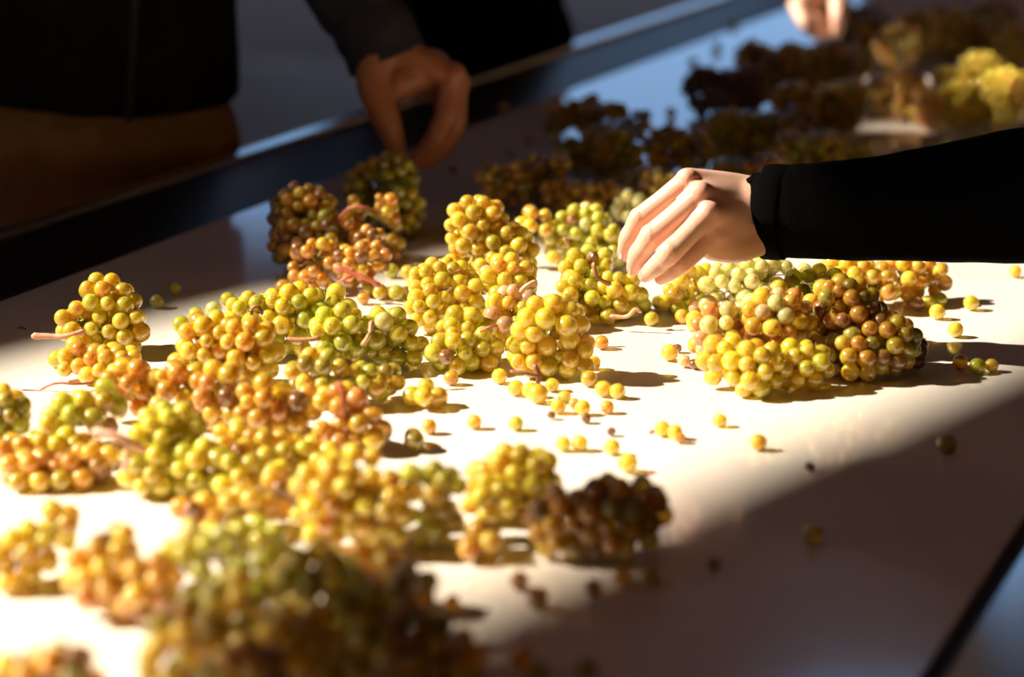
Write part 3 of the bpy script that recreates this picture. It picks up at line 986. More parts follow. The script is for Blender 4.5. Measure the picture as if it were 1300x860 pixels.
# ------------------------------------------------------------------ loose grapes on the belt
def berry(x, y, pal, label, r=None, shr=False, lift=0.0):
    """A single grape lying on the belt; (x, y) is its middle in the photograph."""
    rg = random.Random(int(x * 31 + y * 7))
    d = r or 0.0068 * (0.93 + 0.14 * rg.random())
    p = ground(x, y, d + lift)
    for _ in range(40):
        if free(p, d, 0.93):
            break
        p = p + Vector((rg.uniform(-1, 1), -1.0, 0)) * 0.0012
    occupy(p, d)
    me = SHRIVEL[rg.randrange(2)] if shr else BERRY[rg.randrange(6)]
    o = bpy.data.objects.new('grape', me)
    set_berry(o, p, d, Vector((rg.gauss(0, 1), rg.gauss(0, 1), rg.gauss(0, .5))).normalized(), rg)
    o.color = pick(pal, rg)
    COL.objects.link(o)
    tag(o, label, 'grape', 'loose grapes on the belt')
    return o
for row in (
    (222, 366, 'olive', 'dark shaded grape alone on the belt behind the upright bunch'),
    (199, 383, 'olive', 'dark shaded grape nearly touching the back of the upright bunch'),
    (289, 380, 'green', 'shaded green grape furthest back at the shadow edge behind the glossy golden bunch', .0073),
    (271, 393, 'green', 'green grape at the shadow edge with a thin shadow behind it', .0082),
    (249, 400, 'lime', 'lit green grape just behind the glossy golden bunch', .0078),
    (230, 412, 'olive', 'brownish grape at the end of the glossy golden bunch', .0085),
    (368, 362, 'bronze', 'brown grape below the russet sprig at the shadow edge', .0078),
    (483, 371, 'yellow', 'yellow grape touching the end of the orange red stalk', .0080),
    (503, 372, 'lime', 'yellow green grape beside the sloping yellow bunch', .0080),
    (461, 379, 'amber', 'amber grape in front of the orange red stalk', .0064),
    (465, 366, 'lime', 'half hidden grape under the tip of the orange red stalk', .0068),
    (497, 344, 'green', 'green grape behind the orange red stalk by the shadow edge', .0078),
    (518, 346, 'gold', 'golden grape between the russet sprig and the sloping yellow bunch', .0078),
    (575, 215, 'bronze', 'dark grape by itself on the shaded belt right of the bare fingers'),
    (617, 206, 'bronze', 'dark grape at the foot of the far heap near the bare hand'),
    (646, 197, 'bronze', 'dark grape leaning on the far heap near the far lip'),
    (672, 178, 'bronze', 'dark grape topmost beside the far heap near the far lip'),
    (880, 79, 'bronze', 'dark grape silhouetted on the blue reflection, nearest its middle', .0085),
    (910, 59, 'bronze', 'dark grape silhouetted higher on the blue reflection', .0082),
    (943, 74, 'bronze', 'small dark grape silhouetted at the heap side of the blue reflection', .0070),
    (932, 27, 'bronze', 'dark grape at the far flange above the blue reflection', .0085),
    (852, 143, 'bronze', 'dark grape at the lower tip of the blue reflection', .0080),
    (827, 405, 'yellow', 'yellow grape at the end of the curled stem below the fingertips', .0070),
    (836, 384, 'olive', 'shaded grape under the fingertips of the sleeved hand', .0070),
    (818, 388, 'olive', 'second shaded grape below the fingertips, nearer the green bunch', .0074),
    (866, 402, 'gold', 'golden grape below the palm, in front of the flat yellow bunch', .0072),
    (850, 448, 'gold', 'golden grape with a brown wrinkled neighbour near the big pinkish bunch', .0078),
    (860, 442, 'brown', 'wrinkled brown grape stuck to the golden one near the pinkish bunch', .0048, True),
    (868, 458, 'pink', 'pinkish wrinkled grape at the foot of the pinkish bunch', .0066, True),
    (877, 455, 'brown', 'dark wrinkled grape at the foot of the pinkish bunch', .0058, True),
    (1190, 396, 'yellow', 'yellow grape nearest the amber bunch under the sleeve', .0078),
    (1182, 368, 'green', 'greenish grape at the shadow of the amber bunch', .0074),
    (1165, 386, 'amber', 'amber grape in the shadow of the amber bunch under the sleeve', .0072),
    (1178, 384, 'lime', 'shaded grape behind the yellow one near the amber bunch', .0070),
    (1233, 385, 'yellow', 'lone yellow grape on the sunlit belt beyond the sleeve bunches', .0076),
    (1213, 419, 'gold', 'golden grape on the sunny side of the sharp sleeve shadow', .0074),
    (1289, 345, 'gold', 'golden grape at the frame edge just below the sleeve', .0066),
    (1219, 460, 'amber', 'amber grape first in the row of three in the sleeve shadow', .0070),
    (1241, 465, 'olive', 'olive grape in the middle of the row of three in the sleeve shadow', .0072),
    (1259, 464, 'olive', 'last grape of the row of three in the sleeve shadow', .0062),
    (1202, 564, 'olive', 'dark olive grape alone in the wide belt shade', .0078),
    (1028, 593, 'brown', 'tiny dark dried grape at the edge of the belt shade', .0046, True),
    (963, 562, 'yellow', 'single yellow grape close to the belt shade edge', .0068),
    (914, 534, 'yellow', 'single small yellow grape in the sun below the pinkish bunch', .0058),
    (841, 545, 'yellow', 'yellow grape of a touching trio on the sunlit belt', .0066),
    (857, 549, 'gold', 'golden grape in the middle of the touching trio on the sunlit belt', .0062),
    (863, 556, 'rosy', 'reddish squashed grape of the touching trio on the sunlit belt', .0050, True),
    (602, 536, 'yellow', 'yellow grape between the cluster of four and the middle of the belt', .0062),
    (655, 538, 'lime', 'pale grape with a stalk nub, alone in the bright middle', .0062),
    (545, 542, 'gold', 'golden grape beside the shade of the amber rosy bunch', .0064),
    (776, 548, 'brown', 'small brown dried grape in the bright middle of the belt', .0042, True),
    (715, 564, 'yellow', 'yellow grape of a near pair in front of the small brown dried one', .0062),
    (736, 563, 'gold', 'golden grape of a near pair in front of the small brown dried one', .0066),
    (777, 568, 'gold', 'golden grape just behind the dark round bunch', .0066),
    (797, 588, 'yellow', 'yellow grape touching the back of the dark round bunch', .0078),
    (634, 478, 'yellow', 'yellow grape at the far end of the chain below the plump bunch', .0068),
    (655, 493, 'gold', 'second golden grape of the chain below the plump bunch', .0070),
    (672, 495, 'yellow', 'third yellow grape of the chain below the plump bunch', .0070),
    (683, 500, 'yellow', 'largest yellow grape of the chain below the plump bunch', .0086),
    (701, 489, 'lime', 'green grape behind the chain, under the plump bunch', .0062),
    (717, 504, 'amber', 'orange grape in front of the plump bunch', .0054),
    (709, 516, 'yellow', 'yellow grape nearest the small dried brown pair', .0066),
    (729, 513, 'rosy', 'small reddish grape between two yellow ones', .0048),
    (740, 518, 'lime', 'green yellow grape touching the small reddish one', .0066),
    (700, 527, 'brown', 'dried brown grape in front of the yellow one', .0042, True),
    (744, 531, 'brown', 'dried reddish brown grape with a long shadow in the bright middle', .0048, True),
    (771, 517, 'gold', 'golden grape at the tip of the plump bunch shadow', .0058),
    (764, 435, 'amber', 'orange grape beside the plump bunch at its shaded side', .0066),
    (754, 461, 'olive', 'olive shaded grape at the side of the plump bunch', .0064),
    (748, 481, 'olive', 'olive shaded grape at the foot of the plump bunch', .0074),
    (766, 494, 'amber', 'brownish amber grape in the plump bunch shadow', .0072),
    (784, 497, 'green', 'green grape at the near edge of the plump bunch shadow', .0068),
    (1032, 678, 'olive', 'blurred olive grape alone far out on the shaded belt', .0074),
    (906, 716, 'brown', 'blurred tiny dark grape on the shaded belt', .0046),
    (659, 738, 'amber', 'blurred amber grape on the lit streak before the dark round bunch', .0066),
    (683, 761, 'bronze', 'blurred brown grape just in front of the amber one', .0072),
    (574, 765, 'amber', 'blurred amber grape at the end of the lit streak', .0052),
    (753, 747, 'bronze', 'blurred dark grape first of three in front of the dark round bunch', .0060),
    (791, 733, 'bronze', 'blurred dark grape in the middle of three in front of the dark round bunch', .0064),
    (827, 730, 'bronze', 'blurred dark grape last of three in front of the dark round bunch', .0058),
    (662, 835, 'bronze', 'blurred dark grape near the bottom edge by the sprawling bunch', .0072),
    (684, 852, 'bronze', 'blurred dark grape lowest at the bottom edge', .0066),
    (744, 848, 'bronze', 'blurred dark grape at the bottom edge on open belt', .0066),
    (578, 655, 'yellow', 'blurred yellow grape in the gap before the yellow bunch', .0068),
    (573, 480, 'bronze', 'brown grape at the foot of the small loose bunch', .0066),
    (72, 456, 'yellow', 'yellow grape alone above the thin red stalk', .0080),
    (640, 136, 'bronze', 'dark grape against the far flange beyond the bare hand', .0076),
):
    berry(*row[:4], r=row[4] if len(row) > 4 else None, shr=len(row) > 5)

def debris(x, y, r, pts, label, mat):
    p = ground(x, y)
    bm = bmesh.new()
    tube(bm, [p + Vector((a, b, r + c)) for a, b, c in pts], [r * 1.2] + [r] * (len(pts) - 1), 6)
    o = link('stalk_scrap', mesh_of(bm, 'stalk_scrap'), mat)
    tag(o, label, 'stalk scrap')
debris(28, 418, .0009, [(-.004, .002, 0), (0, 0, .001), (.004, -.003, 0)], 'tiny black scrap of stalk on the shaded belt by the frame edge', M_STEM['brown'])
debris(830, 551, .0011, [(-.003, 0, 0), (0, .001, .001), (.003, 0, 0)], 'tiny dark scrap of stalk by the touching trio of grapes', M_STEM['brown'])
debris(846, 398, .0009, [(-.012, .0, 0), (-.002, .002, .001), (.008, -.001, 0)], 'thin dry scrap of stalk on the belt below the fingertips', M_STEM['tan'])

from mathutils.bvhtree import BVHTree
# ------------------------------------------------------------------ people
def flush(me, spots):
    a = me.attributes.new('flush', 'FLOAT', 'POINT')
    vals = []
    for v in me.vertices:
        f = 0.0
        for c, r, s in spots:
            d = (v.co - c).length
            if d < r:
                f = max(f, s * (1 - d / r))
        vals.append(f)
    a.data.foreach_set('value', vals)

def folds(me, joints):
    """Skin folds over the finger joints: distance along the finger and where they lie."""
    al = me.attributes.new('along', 'FLOAT', 'POINT')
    fo = me.attributes.new('fold', 'FLOAT', 'POINT')
    va, vf = [], []
    for v in me.vertices:
        x, f = 0.0, 0.0
        for c, t, r in joints:
            d = v.co - c
            if d.length < r * 2:
                along = d.dot(t)
                f = max(0.0, 1 - abs(along) / r)
                x = along
                break
        va.append(x)
        vf.append(f)
    al.data.foreach_set('value', va)
    fo.data.foreach_set('value', vf)

def join(meshes, name):
    bm = bmesh.new()
    for m in meshes:
        bm.from_mesh(m)
    me = mesh_of(bm, name)
    return me

def nail(parent, tree, c, along, up, L, W):
    """A finger nail laid on the skin: each point is dropped onto the finger's back."""
    along = along.normalized()
    up = (up - along * up.dot(along)).normalized()
    side = along.cross(up)
    bm = bmesh.new()
    rows = []
    for i in range(8):
        a = i / 7 * 2 - 1
        w = W * math.sqrt(max(0.10, 1 - 0.55 * max(0, a) ** 3 - 0.75 * max(0, -a) ** 2))
        row = []
        for j in range(7):
            b = j / 6 * 2 - 1
            p = c + along * (a * L) + side * (b * w)
            hit, nrm, _i, _d = tree.ray_cast(p + up * 0.02, -up, 0.04)
            if hit is None:
                hit, nrm, _i, _d = tree.find_nearest(p)
            row.append(bm.verts.new(hit + up * (0.0005 - 0.0004 * b * b)))
        rows.append(row)
    for r0, r1 in zip(rows, rows[1:]):
        for j in range(6):
            bm.faces.new((r0[j], r0[j + 1], r1[j + 1], r1[j]))
    bmesh.ops.solidify(bm, geom=bm.faces[:], thickness=0.0006)
    link('fingernail', mesh_of(bm, 'fingernail'), M_NAIL, parent)

def head_shapes(bm, c, face):
    """Head with brow, nose, jaw and ears; face = where it looks."""
    face = Vector(face).normalized()
    up = Vector((0, 0, 1))
    side = face.cross(up).normalized()
    up = side.cross(face)
    R = Matrix((side, face, up)).transposed()
    blob(bm, c + up * 0.03, (0.078, 0.098, 0.105), R, 18, 14)
    blob(bm, c + face * 0.03 - up * 0.055, (0.056, 0.062, 0.062), R)
    sweep(bm, [c + face * 0.092 + up * 0.03, c + face * 0.112 - up * 0.012], [0.010, 0.014], seg=8)
    sweep(bm, [c + face * 0.086 - side * 0.022 - up * 0.048, c + face * 0.092 - up * 0.048, c + face * 0.086 + side * 0.022 - up * 0.048], [0.007, 0.009, 0.007], seg=8)
    sweep(bm, [c + face * 0.084 - side * 0.045 + up * 0.045, c + face * 0.094 + up * 0.042, c + face * 0.084 + side * 0.045 + up * 0.045], [0.008, 0.010, 0.008], seg=8)
    for s in (-1, 1):
        blob(bm, c + side * (0.080 * s), (0.010, 0.020, 0.032), R)
    return side, face, up, R

def person(label, J, skin, top_mat, leg_mat, hands, sleeve_mat=None, jacket=None, hem=None):
    """J: joints. hands: list of ready hi-res hand meshes (with wrist) joined to the body."""
    bm = bmesh.new()
    sweep(bm, [J['pelvis'], J['waist'], J['chest']], [(0.150, 0.105), (0.130, 0.095), (0.155, 0.11)], up=J['face'], seg=18)
    sweep(bm, [J['chest'], J['neck'], J['head']], [(0.15, 0.10), (0.055, 0.058), (0.05, 0.055)], up=J['face'], seg=16)
    for s in ('a', 'b'):
        sweep(bm, [J['chest'] + (J['shoulder_' + s] - J['chest']) * 0.3, J['shoulder_' + s]], [0.075, 0.056])
        sweep(bm, [J['shoulder_' + s], J['elbow_' + s]], [0.050, 0.040])
        sweep(bm, [J['elbow_' + s], J['wrist_' + s]], [0.038, 0.026])
        sweep(bm, [J['hip_' + s], J['knee_' + s], J['ankle_' + s]], [0.082, 0.056, 0.040])
        sweep(bm, [J['ankle_' + s], J['ankle_' + s] + J['face'] * 0.10 - Vector((0, 0, 0.04)), J['ankle_' + s] + J['face'] * 0.17 - Vector((0, 0, 0.05))], [0.042, 0.036, 0.026])
        if s in J.get('plain_hands', ''):
            w, e = J['wrist_' + s], J['elbow_' + s]
            t = (w - e).normalized()
            sd = t.cross(J['face']).normalized()
            sweep(bm, [w, w + t * 0.05, w + t * 0.09], [(0.030, 0.018), (0.040, 0.016), (0.038, 0.013)], up=J['face'], seg=12)
            for k, (o_, l_) in enumerate(((-0.030, .065), (-0.010, .078), (0.010, .072), (0.029, .056))):
                b0 = w + t * 0.085 + sd * o_
                sweep(bm, [b0, b0 + t * l_ * 0.5, b0 + t * l_ + J['face'] * 0.012], [0.0105, 0.010, 0.008], seg=8)
            sweep(bm, [w + t * 0.02 - sd * 0.02, w + t * 0.055 - sd * 0.055, w + t * 0.095 - sd * 0.062], [0.016, 0.012, 0.010], seg=8)
    head_shapes(bm, J['head'], J['look'])
    low = fuse(bm, 'body_low', 0.007, 3)
    me = join([low] + hands, 'person')
    flush(me, J.get('flush', []))
    folds(me, J.get('folds', []))
    body = link('person', me, skin)
    tag(body, label, 'person')
    # trousers
    bm = bmesh.new()
    sweep(bm, [J['pelvis'] + Vector((0, 0, 0.10)), J['pelvis'], J['pelvis'] - Vector((0, 0, 0.06))], [(0.160, 0.118), (0.178, 0.128), (0.165, 0.12)], up=J['face'], seg=20)
    for s in ('a', 'b'):
        sweep(bm, [J['hip_' + s], J['knee_' + s], J['ankle_' + s] + Vector((0, 0, 0.03))], [0.102, 0.078, 0.062], seg=14)
    link('trousers', fuse(bm, 'trousers', 0.009, 4), leg_mat, body)
    # shoes
    for s in ('a', 'b'):
        bm = bmesh.new()
        a = J['ankle_' + s]
        sweep(bm, [a - J['face'] * 0.05 - Vector((0, 0, 0.035)), a + J['face'] * 0.08 - Vector((0, 0, 0.040)), a + J['face'] * 0.19 - Vector((0, 0, 0.052))], [(0.047, 0.047), (0.052, 0.045), (0.042, 0.032)], seg=14)
        link('shoe', mesh_of(bm, 'shoe'), M_BLACK, body)
    # jacket with its sleeves
    bm = bmesh.new()
    h = J['hem']
    ft = J['face']
    sweep(bm, [h, h + (J['chest'] - h) * 0.5, J['chest'], J['chest'] + (J['neck'] - J['chest']) * 0.75],
          [(J['wide'], J['deep']), (J['wide'] * 0.97, J['deep'] * 0.97), (0.19, 0.14), (0.075, 0.075)], up=ft, seg=28, caps=0,
          wob=lambda s_, th: 1 + 0.02 * math.sin(5 * th + 9 * s_) + 0.012 * math.sin(11 * th - 14 * s_))
    for s in ('a', 'b'):
        if s in J.get('no_sleeve', ''):
            sweep(bm, [J['chest'] + (J['shoulder_' + s] - J['chest']) * 0.4, J['shoulder_' + s], J['elbow_' + s]], [0.095, 0.075, 0.062])
        else:
            w, e = J['wrist_' + s], J['elbow_' + s]
            sweep(bm, [J['chest'] + (J['shoulder_' + s] - J['chest']) * 0.4, J['shoulder_' + s], e], [0.095, 0.076, 0.060])
            sweep(bm, [e, w if s in J.get('plain_hands', '') else w + (w - e).normalized() * 0.04], [0.058, 0.044])
    link('jacket', fuse(bm, 'jacket', 0.006, 2), top_mat, body)
    # hair and eyes
    bm = bmesh.new()
    face = Vector(J['look']).normalized()
    side = face.cross(Vector((0, 0, 1))).normalized()
    up = side.cross(face)
    R = Matrix((side, face, up)).transposed()
    blob(bm, J['head'] + up * 0.045 - face * 0.022, (0.087, 0.092, 0.100), R, 20, 14)
    link('hair', mesh_of(bm, 'hair'), M_HAIR, body)
    for s in (-1, 1):
        bm = bmesh.new()
        blob(bm, J['head'] + face * 0.084 + side * (0.031 * s) + up * 0.022, (0.012, 0.012, 0.012), R, 10, 8)
        link('eye', mesh_of(bm, 'eye'), M_EYE, body)
    return body

def legs(p, face, spread=0.10):
    side = face.cross(Vector((0, 0, 1))).normalized()
    d = {}
    for s, k in (('a', -1), ('b', 1)):
        hp = Vector((p.x, p.y, p.z - 0.02)) + side * spread * k
        d['hip_' + s] = hp
        d['knee_' + s] = Vector((hp.x, hp.y, 0.50)) + side * 0.02 * k + face * 0.02
        d['ankle_' + s] = Vector((hp.x, hp.y, 0.095)) + side * 0.03 * k
    return d

# ---- the hand in the sunlight, back of a left hand turned to the lens
def A(x, y, Y):
    return at(x, y, Y)
HY = 2.115
hb = bmesh.new()
K = [A(873, 229, HY + .018), A(889, 247, HY + .006), A(900, 271, HY - .003), A(908, 298, HY + .002)]      # knuckles
PIP = [A(813, 277, HY + .020), A(828, 300, HY + .000), A(852, 320, HY - .022), A(868, 333, HY - .008)]
DIP = [A(797, 303, HY + .030), A(810, 324, HY + .010), A(832, 339, HY - .010), A(853, 345, HY - .004)]
TIP = [A(792, 323, HY + .040), A(805, 341, HY + .022), A(819, 350, HY + .004), A(839, 354, HY + .004)]
W0 = [A(966, 243, HY + .044), A(968, 258, HY + .034), A(971, 279, HY + .027), A(976, 297, HY + .024)]
RK = [.0096, .0108, .0102, .0092]
for k in range(4):
    mid = K[k].lerp(PIP[k], 0.5)
    sweep(hb, [K[k], mid, PIP[k], PIP[k].lerp(DIP[k], .55), DIP[k], TIP[k]],
          [RK[k] * 1.08, RK[k] * 0.98, RK[k] * 1.0, RK[k] * 0.92, RK[k] * 0.86, RK[k] * 0.64], seg=18, sub=6, caps=4)
    blob(hb, K[k] + Vector((0.000, -0.0025, 0.002)), (RK[k] * 1.06, RK[k] * 0.98, RK[k] * 1.04))
    if k < 3:
        blob(hb, PIP[k] + Vector((-0.0008, -0.0010, 0.0006)), (RK[k] * 1.03, RK[k] * 1.0, RK[k] * 1.03))
    m = K[k].lerp(W0[k], 0.5) + Vector((0, 0.003, 0))
    sweep(hb, [K[k], m, W0[k]], [.0116, .0132, .0130], seg=16)
    # palm side under each bone
    off = Vector((0.004, 0.016, -0.006))
    sweep(hb, [K[k] + off, m + off * 1.15, W0[k] + off * 0.5], [.0110, .0135, .0125], seg=14)
for k in range(3):                                            # fill between the bones
    a = K[k].lerp(K[k + 1], 0.5).lerp(W0[k].lerp(W0[k + 1], .5), 0.12)
    b = W0[k].lerp(W0[k + 1], 0.5)
    sweep(hb, [a + Vector((0.001, .0022, 0)), a.lerp(b, .5) + Vector((0, .0015, 0)), b], [.0114, .0134, .0130], seg=14)
    sweep(hb, [a + Vector((-0.010, .010, -.006)), a + Vector((0.003, .008, 0))], [.0095, .0110], seg=12)
# heel of the hand
sweep(hb, [A(905, 316, HY + .006), A(935, 312, HY + .014), A(972, 300, HY + .028)], [.0120, .0165, .0160], seg=16)
# thumb, behind the fingers
sweep(hb, [A(955, 262, HY + .055), A(915, 280, HY + .062), A(870, 305, HY + .055), A(838, 330, HY + .040), A(820, 344, HY + .030)],
      [.0150, .0150, .0115, .0108, .0085], seg=16)
# wrist and forearm
WR = A(985, 272, HY + .040)
FA = A(1060, 268, HY + .020)
sweep(hb, [A(950, 269, HY + .030), WR, FA], [(.022, .031), (.0205, .0315), (.028, .034)], up=(0.05, -0.2, 1), seg=24, sub=6)
hand_a = fuse(hb, 'hand_right_person', 0.0010, 5, 0.5)
bm = bmesh.new()                                              # an even back of the hand
bm.from_mesh(hand_a)
ax0 = K[1].lerp(K[2], .5)
axd = (W0[1].lerp(W0[2], .5) - ax0)
ln_ = axd.length
axd.normalize()
for lo_, n_ in ((0.008, 40), (-0.004, 25), (-0.014, 14)):
    sel = [v for v in bm.verts if lo_ < (v.co - ax0).dot(axd) < ln_ + 0.03]
    for _ in range(n_):
        bmesh.ops.smooth_vert(bm, verts=sel, factor=0.5, use_axis_x=True, use_axis_y=True, use_axis_z=True)
bm.to_mesh(hand_a)
bm.free()
flush_a = [(K[k], 0.022, 0.8) for k in range(4)] + [(PIP[k], 0.015, 0.85) for k in range(4)] + [(TIP[k], 0.016, 0.9) for k in range(4)]

ELB = A(1370, 244, HY - .07)
SHO = Vector((0.84, 2.02, T + 0.42))
face4 = Vector((-0.97, -0.1, 0)).normalized()
J4 = {
    'pelvis': Vector((1.02, 2.22, T + 0.06)), 'waist': Vector((1.0, 2.21, T + 0.20)), 'chest': Vector((0.93, 2.20, T + 0.42)),
    'neck': Vector((0.87, 2.19, T + 0.58)), 'head': Vector((0.83, 2.18, T + 0.70)), 'look': (-0.85, 0.0, -0.5), 'face': face4,
    'shoulder_a': Vector((0.90, 2.39, T + 0.46)), 'elbow_a': Vector((0.98, 2.52, T + 0.20)), 'wrist_a': Vector((0.93, 2.50, T - 0.04)),
    'shoulder_b': SHO, 'elbow_b': ELB, 'wrist_b': FA, 'plain_hands': 'a', 'no_sleeve': 'b',
    'hem': Vector((1.02, 2.22, T + 0.0)), 'wide': 0.20, 'deep': 0.145, 'flush': flush_a,
    'folds': [(PIP[k], (DIP[k] - K[k]).normalized(), .008) for k in range(3)] + [(DIP[k], (TIP[k] - PIP[k]).normalized(), .006) for k in range(4)],
}
J4.update(legs(J4['pelvis'], face4))
p4 = person('person in a black long-sleeved top reaching in to pick grapes in the sunlight', J4, M_SKIN, M_BLACK, M_BLACK, [hand_a])
# the black sleeve: hollow, with a stitched cuff
bm = bmesh.new()
cs = [A(977, 270, HY + .036), A(992, 269, HY + .033), A(1030, 268, HY + .026), A(1100, 266, HY + .012), A(1200, 258, HY - .010), A(1300, 249, HY - .040), A(1365, 243, HY - .066)]
rs = [(.034, .0425), (.0345, .0425), (.036, .044), (.040, .0465), (.046, .053), (.052, .060), (.056, .064)]
def crease(s, th):
    d = 0.0
    for f, ph, am in ((23, 1.7, .006), (37, -2.3, .005), (61, 4.0, .003)):
        d += am * math.sin(f * s + ph * math.cos(th) + 2 * th)
    return 1 + d * min(1, s * 6)
rings = sweep(bm, cs, rs, up=(0.03, -0.1, 1), seg=48, sub=14, caps=0, wob=crease, close=False)
inner = []
cc = sum((v.co for v in rings[0]), Vector()) / len(rings[0])
ax = (cs[1] - cs[0]).normalized()
for k, (sc_, dx) in enumerate(((0.985, -.0008), (0.95, .0002), (0.93, .004), (0.90, .03))):
    inner.append([bm.verts.new(cc + (v.co - cc) * sc_ + ax * dx) for v in rings[0]])
prev = rings[0]
for r_ in inner:
    for k in range(48):
        bm.faces.new((prev[k], r_[k], r_[(k + 1) % 48], prev[(k + 1) % 48]))
    prev = r_
link('sleeve', mesh_of(bm, 'sleeve'), M_BLACK, p4)
bm = bmesh.new()                                              # double hem of the cuff
cf = [A(976.4, 270, HY + .0365), A(978, 270, HY + .0360), A(991, 269, HY + .0333), A(992.5, 269, HY + .033)]
sweep(bm, cf, [(.0343, .0430), (.0356, .0440), (.0360, .0442), (.0346, .0428)], up=(0.03, -0.1, 1), seg=48, sub=4, caps=0, close=False)
link('cuff', mesh_of(bm, 'cuff'), M_BLACK, p4)
# nails that show: first, second and third finger
nail_tree = BVHTree.FromPolygons([v.co.copy() for v in hand_a.vertices], [tuple(p.vertices) for p in hand_a.polygons])
for k, (L_, W_) in enumerate(((.0056, .0046), (.0058, .0052), (.0052, .0047))):
    al = (TIP[k] - DIP[k]).normalized()
    nail(p4, nail_tree, DIP[k].lerp(TIP[k], 0.88), al, Vector((-0.80, -0.35, 0.25)), L_, W_)

# ---- the man at the far side, dark jacket, tanned hand
HB = 2.86
hb = bmesh.new()
KB = [A(574, 97, HB - .010), A(579, 106, HB + .012), A(578, 116, HB + .032), A(573, 127, HB + .050)]
PB = [A(566, 148, HB - .022), A(577, 156, HB + .000), A(577, 164, HB + .020), A(571, 168, HB + .040)]
DB = [A(550, 180, HB - .022), A(561, 187, HB - .004), A(562, 190, HB + .014), A(556, 190, HB + .032)]
TB = [A(528, 203, HB - .014), A(540, 206, HB - .002), A(543, 205, HB + .010), A(540, 202, HB + .026)]
WB = [A(500, 62, HB + .000), A(498, 64, HB + .014), A(492, 66, HB + .026), A(484, 72, HB + .036)]
RB = [.0135, .0135, .0125, .0115]
for k in range(4):
    sweep(hb, [KB[k], KB[k].lerp(PB[k], .5), PB[k], PB[k].lerp(DB[k], .5), DB[k], TB[k]],
          [RB[k] * 1.15, RB[k] * 1.05, RB[k] * 1.05, RB[k] * .96, RB[k] * .92, RB[k] * .74], seg=14, sub=5, caps=4)
    m = KB[k].lerp(WB[k], .5)
    sweep(hb, [KB[k], m, WB[k]], [.0155, .0185, .0190], seg=14)
    blob(hb, KB[k] + Vector((0.001, -.002, .002)), (RB[k] * 1.2,) * 3)
sweep(hb, [A(480, 70, HB - .005), A(475, 105, HB - .012), A(487, 142, HB - .020), A(497, 170, HB - .020), A(505, 193, HB - .014)],
      [.0240, .0225, .0180, .0150, .0100], seg=16, sub=6)
sweep(hb, [A(470, 75, HB + .010), A(482, 100, HB + .006), A(520, 100, HB + .004)], [.022, .024, .020], seg=14)
sweep(hb, [A(548, 86, HB + .010), A(528, 93, HB + .002), A(506, 106, HB - .008)], [.024, .024, .021], seg=14)
blob(hb, A(506, 86, HB + .008), (.042, .026, .036))
WRB = A(485, 60, HB + .012)
FAB = A(462, 20, HB + .04)
sweep(hb, [A(505, 84, HB + .01), WRB, FAB], [(.031, .024), (.030, .024), (.034, .030)], up=(0, -1, 0), seg=20)
hand_b = fuse(hb, 'hand_far_person', 0.0022, 4)
face1 = Vector((0.42, -0.90, 0)).normalized()
EB = Vector((-0.255, 2.97, T + 0.42))
J1 = {
    'pelvis': Vector((-0.550, 3.120, T + 0.05)), 'waist': Vector((-0.540, 3.110, T + 0.20)), 'chest': Vector((-0.505, 3.090, T + 0.45)),
    'neck': Vector((-0.475, 3.060, T + 0.62)), 'head': Vector((-0.455, 3.030, T + 0.74)), 'look': (0.5, -0.6, -0.6), 'face': face1,
    'shoulder_a': Vector((-0.675, 3.030, T + 0.52)), 'elbow_a': Vector((-0.815, 3.050, T + 0.26)), 'wrist_a': Vector((-0.855, 2.960, T + 0.02)),
    'shoulder_b': Vector((-0.32, 3.10, T + 0.53)), 'elbow_b': EB, 'wrist_b': FAB, 'plain_hands': 'a', 'no_sleeve': 'b',
    'hem': Vector((-0.540, 3.115, T + 0.100)), 'wide': 0.185, 'deep': 0.15,
    'flush': [(KB[k], .024, .5) for k in range(4)] + [(TB[k], .02, .8) for k in range(4)],
}
J1.update(legs(J1['pelvis'], face1))
p1 = person('person in a dark zipped jacket and brown trousers picking at the far side', J1, M_SKIN_TAN, M_JACKET, M_TROUSER, [hand_b])
bm = bmesh.new()
sweep(bm, [A(493, 78, HB + .012), A(480, 48, HB + .018), A(462, 15, HB + .036), A(440, -30, HB + .06), EB + Vector((0, 0, .02))],
      [(.049, .043), (.049, .043), (.050, .046), (.058, .054), (.066, .062)], up=(0, -1, 0), seg=28, sub=8, caps=0,
      wob=lambda s, th: 1 + 0.025 * math.sin(26 * s + 2 * th) * min(1, s * 5))
link('sleeve', mesh_of(bm, 'sleeve'), M_SLEEVE2, p1)
bm = bmesh.new()                                              # the open zip down the front
zs = []
for t in (0.0, 0.3, 0.6, 1.0):
    zz = 0.085 + t * 0.33
    c = Vector((-0.540, 3.115, 0)).lerp(Vector((-0.505, 3.09, 0)), t)
    p = c + face1 * (0.154 - 0.012 * t)
    zs.append((p.x, p.y, T + zz))
sweep(bm, zs, [(.006, .004)] * 4, up=face1, seg=8)
link('zip', mesh_of(bm, 'zip'), M_ZIP, p1)

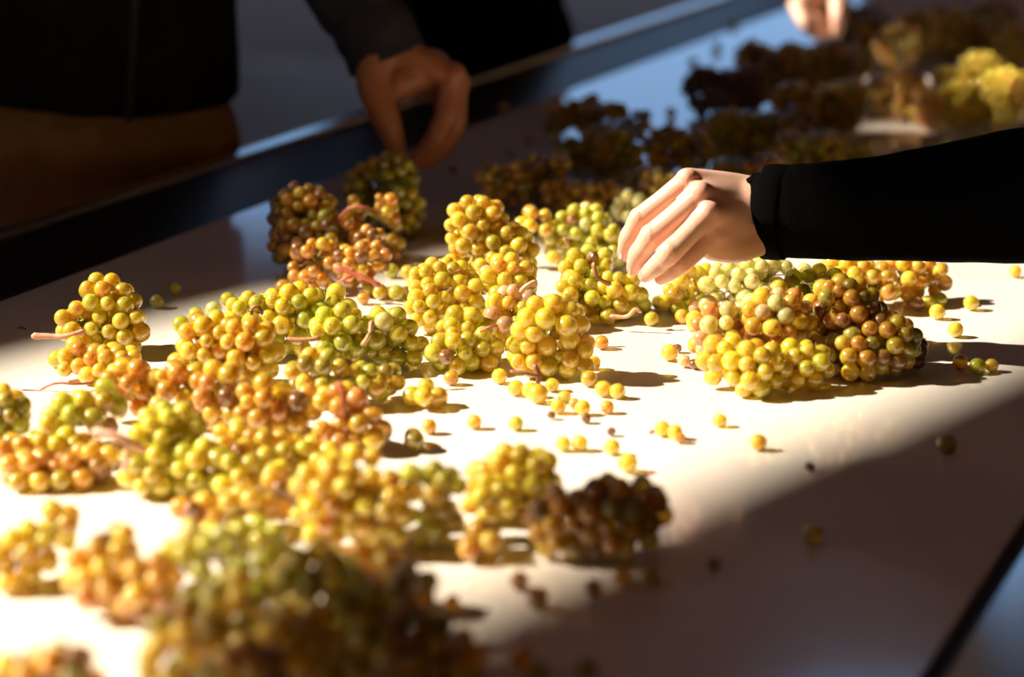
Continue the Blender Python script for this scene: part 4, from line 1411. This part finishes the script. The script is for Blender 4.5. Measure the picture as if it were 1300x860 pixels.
# ---- the black-clad person beyond, and the one whose hand catches the sun
def standing(cx, cy, face, plain='ab'):
    f = Vector(face).normalized()
    s = f.cross(Vector((0, 0, 1))).normalized()
    c = Vector((cx, cy, 0))
    J = {
        'pelvis': c + Vector((0, 0, T + .05)), 'waist': c + f * .01 + Vector((0, 0, T + .2)), 'chest': c + f * .05 + Vector((0, 0, T + .44)),
        'neck': c + f * .09 + Vector((0, 0, T + .6)), 'head': c + f * .12 + Vector((0, 0, T + .72)), 'look': (f.x, f.y, -0.5), 'face': f,
        'hem': c + Vector((0, 0, T - 0.06)), 'wide': 0.185, 'deep': 0.14, 'plain_hands': plain,
    }
    for k, q in (('a', -1), ('b', 1)):
        J['shoulder_' + k] = c + f * .05 + s * (.20 * q) + Vector((0, 0, T + .50))
        J['elbow_' + k] = c + s * (.25 * q) - f * .02 + Vector((0, 0, T + .22))
        J['wrist_' + k] = c + s * (.23 * q) + f * .08 + Vector((0, 0, T + .0))
    J.update(legs(J['pelvis'], f))
    return J
J2 = standing(-0.07, 4.20, (0.6, -0.8, 0))
for k_, q_ in (('a', -1), ('b', 1)):
    s_ = J2['face'].cross(Vector((0, 0, 1)))
    J2['shoulder_' + k_] = J2['shoulder_' + k_] - s_ * (.03 * q_)
    J2['elbow_' + k_] = J2['elbow_' + k_] - s_ * (.06 * q_) - J2['face'] * .10
    J2['wrist_' + k_] = J2['pelvis'] - J2['face'] * .20 + s_ * (.10 * q_) + Vector((0, 0, .04))
J2['wide'] = .168
person('person all in black standing behind the far lip beyond the bare hand', J2, M_SKIN_TAN, M_BLACK, M_BLACK, [])

hb = bmesh.new()
HC = 4.0
KC = [A(1012, 8, HC), A(1022, 6, HC + .03), A(1034, 10, HC + .05), A(1044, 16, HC + .06)]
PC = [A(1022, 30, HC - .04), A(1034, 28, HC - .02), A(1046, 30, HC), A(1054, 32, HC + .02)]
TC = [A(1038, 47, HC - .03), A(1048, 44, HC - .01), A(1058, 42, HC + .01), A(1064, 40, HC + .03)]
WC = A(1072, -38, HC + .05)
for k in range(4):
    sweep(hb, [KC[k], PC[k], PC[k].lerp(TC[k], .6), TC[k]], [.013, .0115, .0105, .008], seg=12)
    sweep(hb, [KC[k], KC[k].lerp(WC, .6), WC], [.016, .020, .024], seg=12)
sweep(hb, [WC, A(1066, -5, HC + .0), A(1064, 25, HC - .03), A(1062, 42, HC - .03)], [.022, .018, .013, .009], seg=12)
FC = A(1150, -105, HC + .08)
sweep(hb, [WC, FC], [.027, .032])
hand_c = fuse(hb, 'hand_sunlit_person', 0.003, 3)
J3 = standing(1.86, 4.07, (-0.95, -0.3, 0), plain='b')
lean = Vector((-0.24, -0.04, -0.02))
for k_ in ('chest', 'neck', 'head', 'shoulder_a', 'shoulder_b'):
    J3[k_] = J3[k_] + lean * (1.0 if k_ in ('chest', 'shoulder_a', 'shoulder_b') else 1.35)
J3['shoulder_a'] = Vector((1.40, 3.92, T + .45))
J3['elbow_a'] = Vector((1.03, 3.98, T + .40))
J3['wrist_a'] = FC
person('person in charcoal whose blurred fingers are lit by the sun at the far heap', J3, M_SKIN, M_SLEEVE2, M_TROUSER, [hand_c])
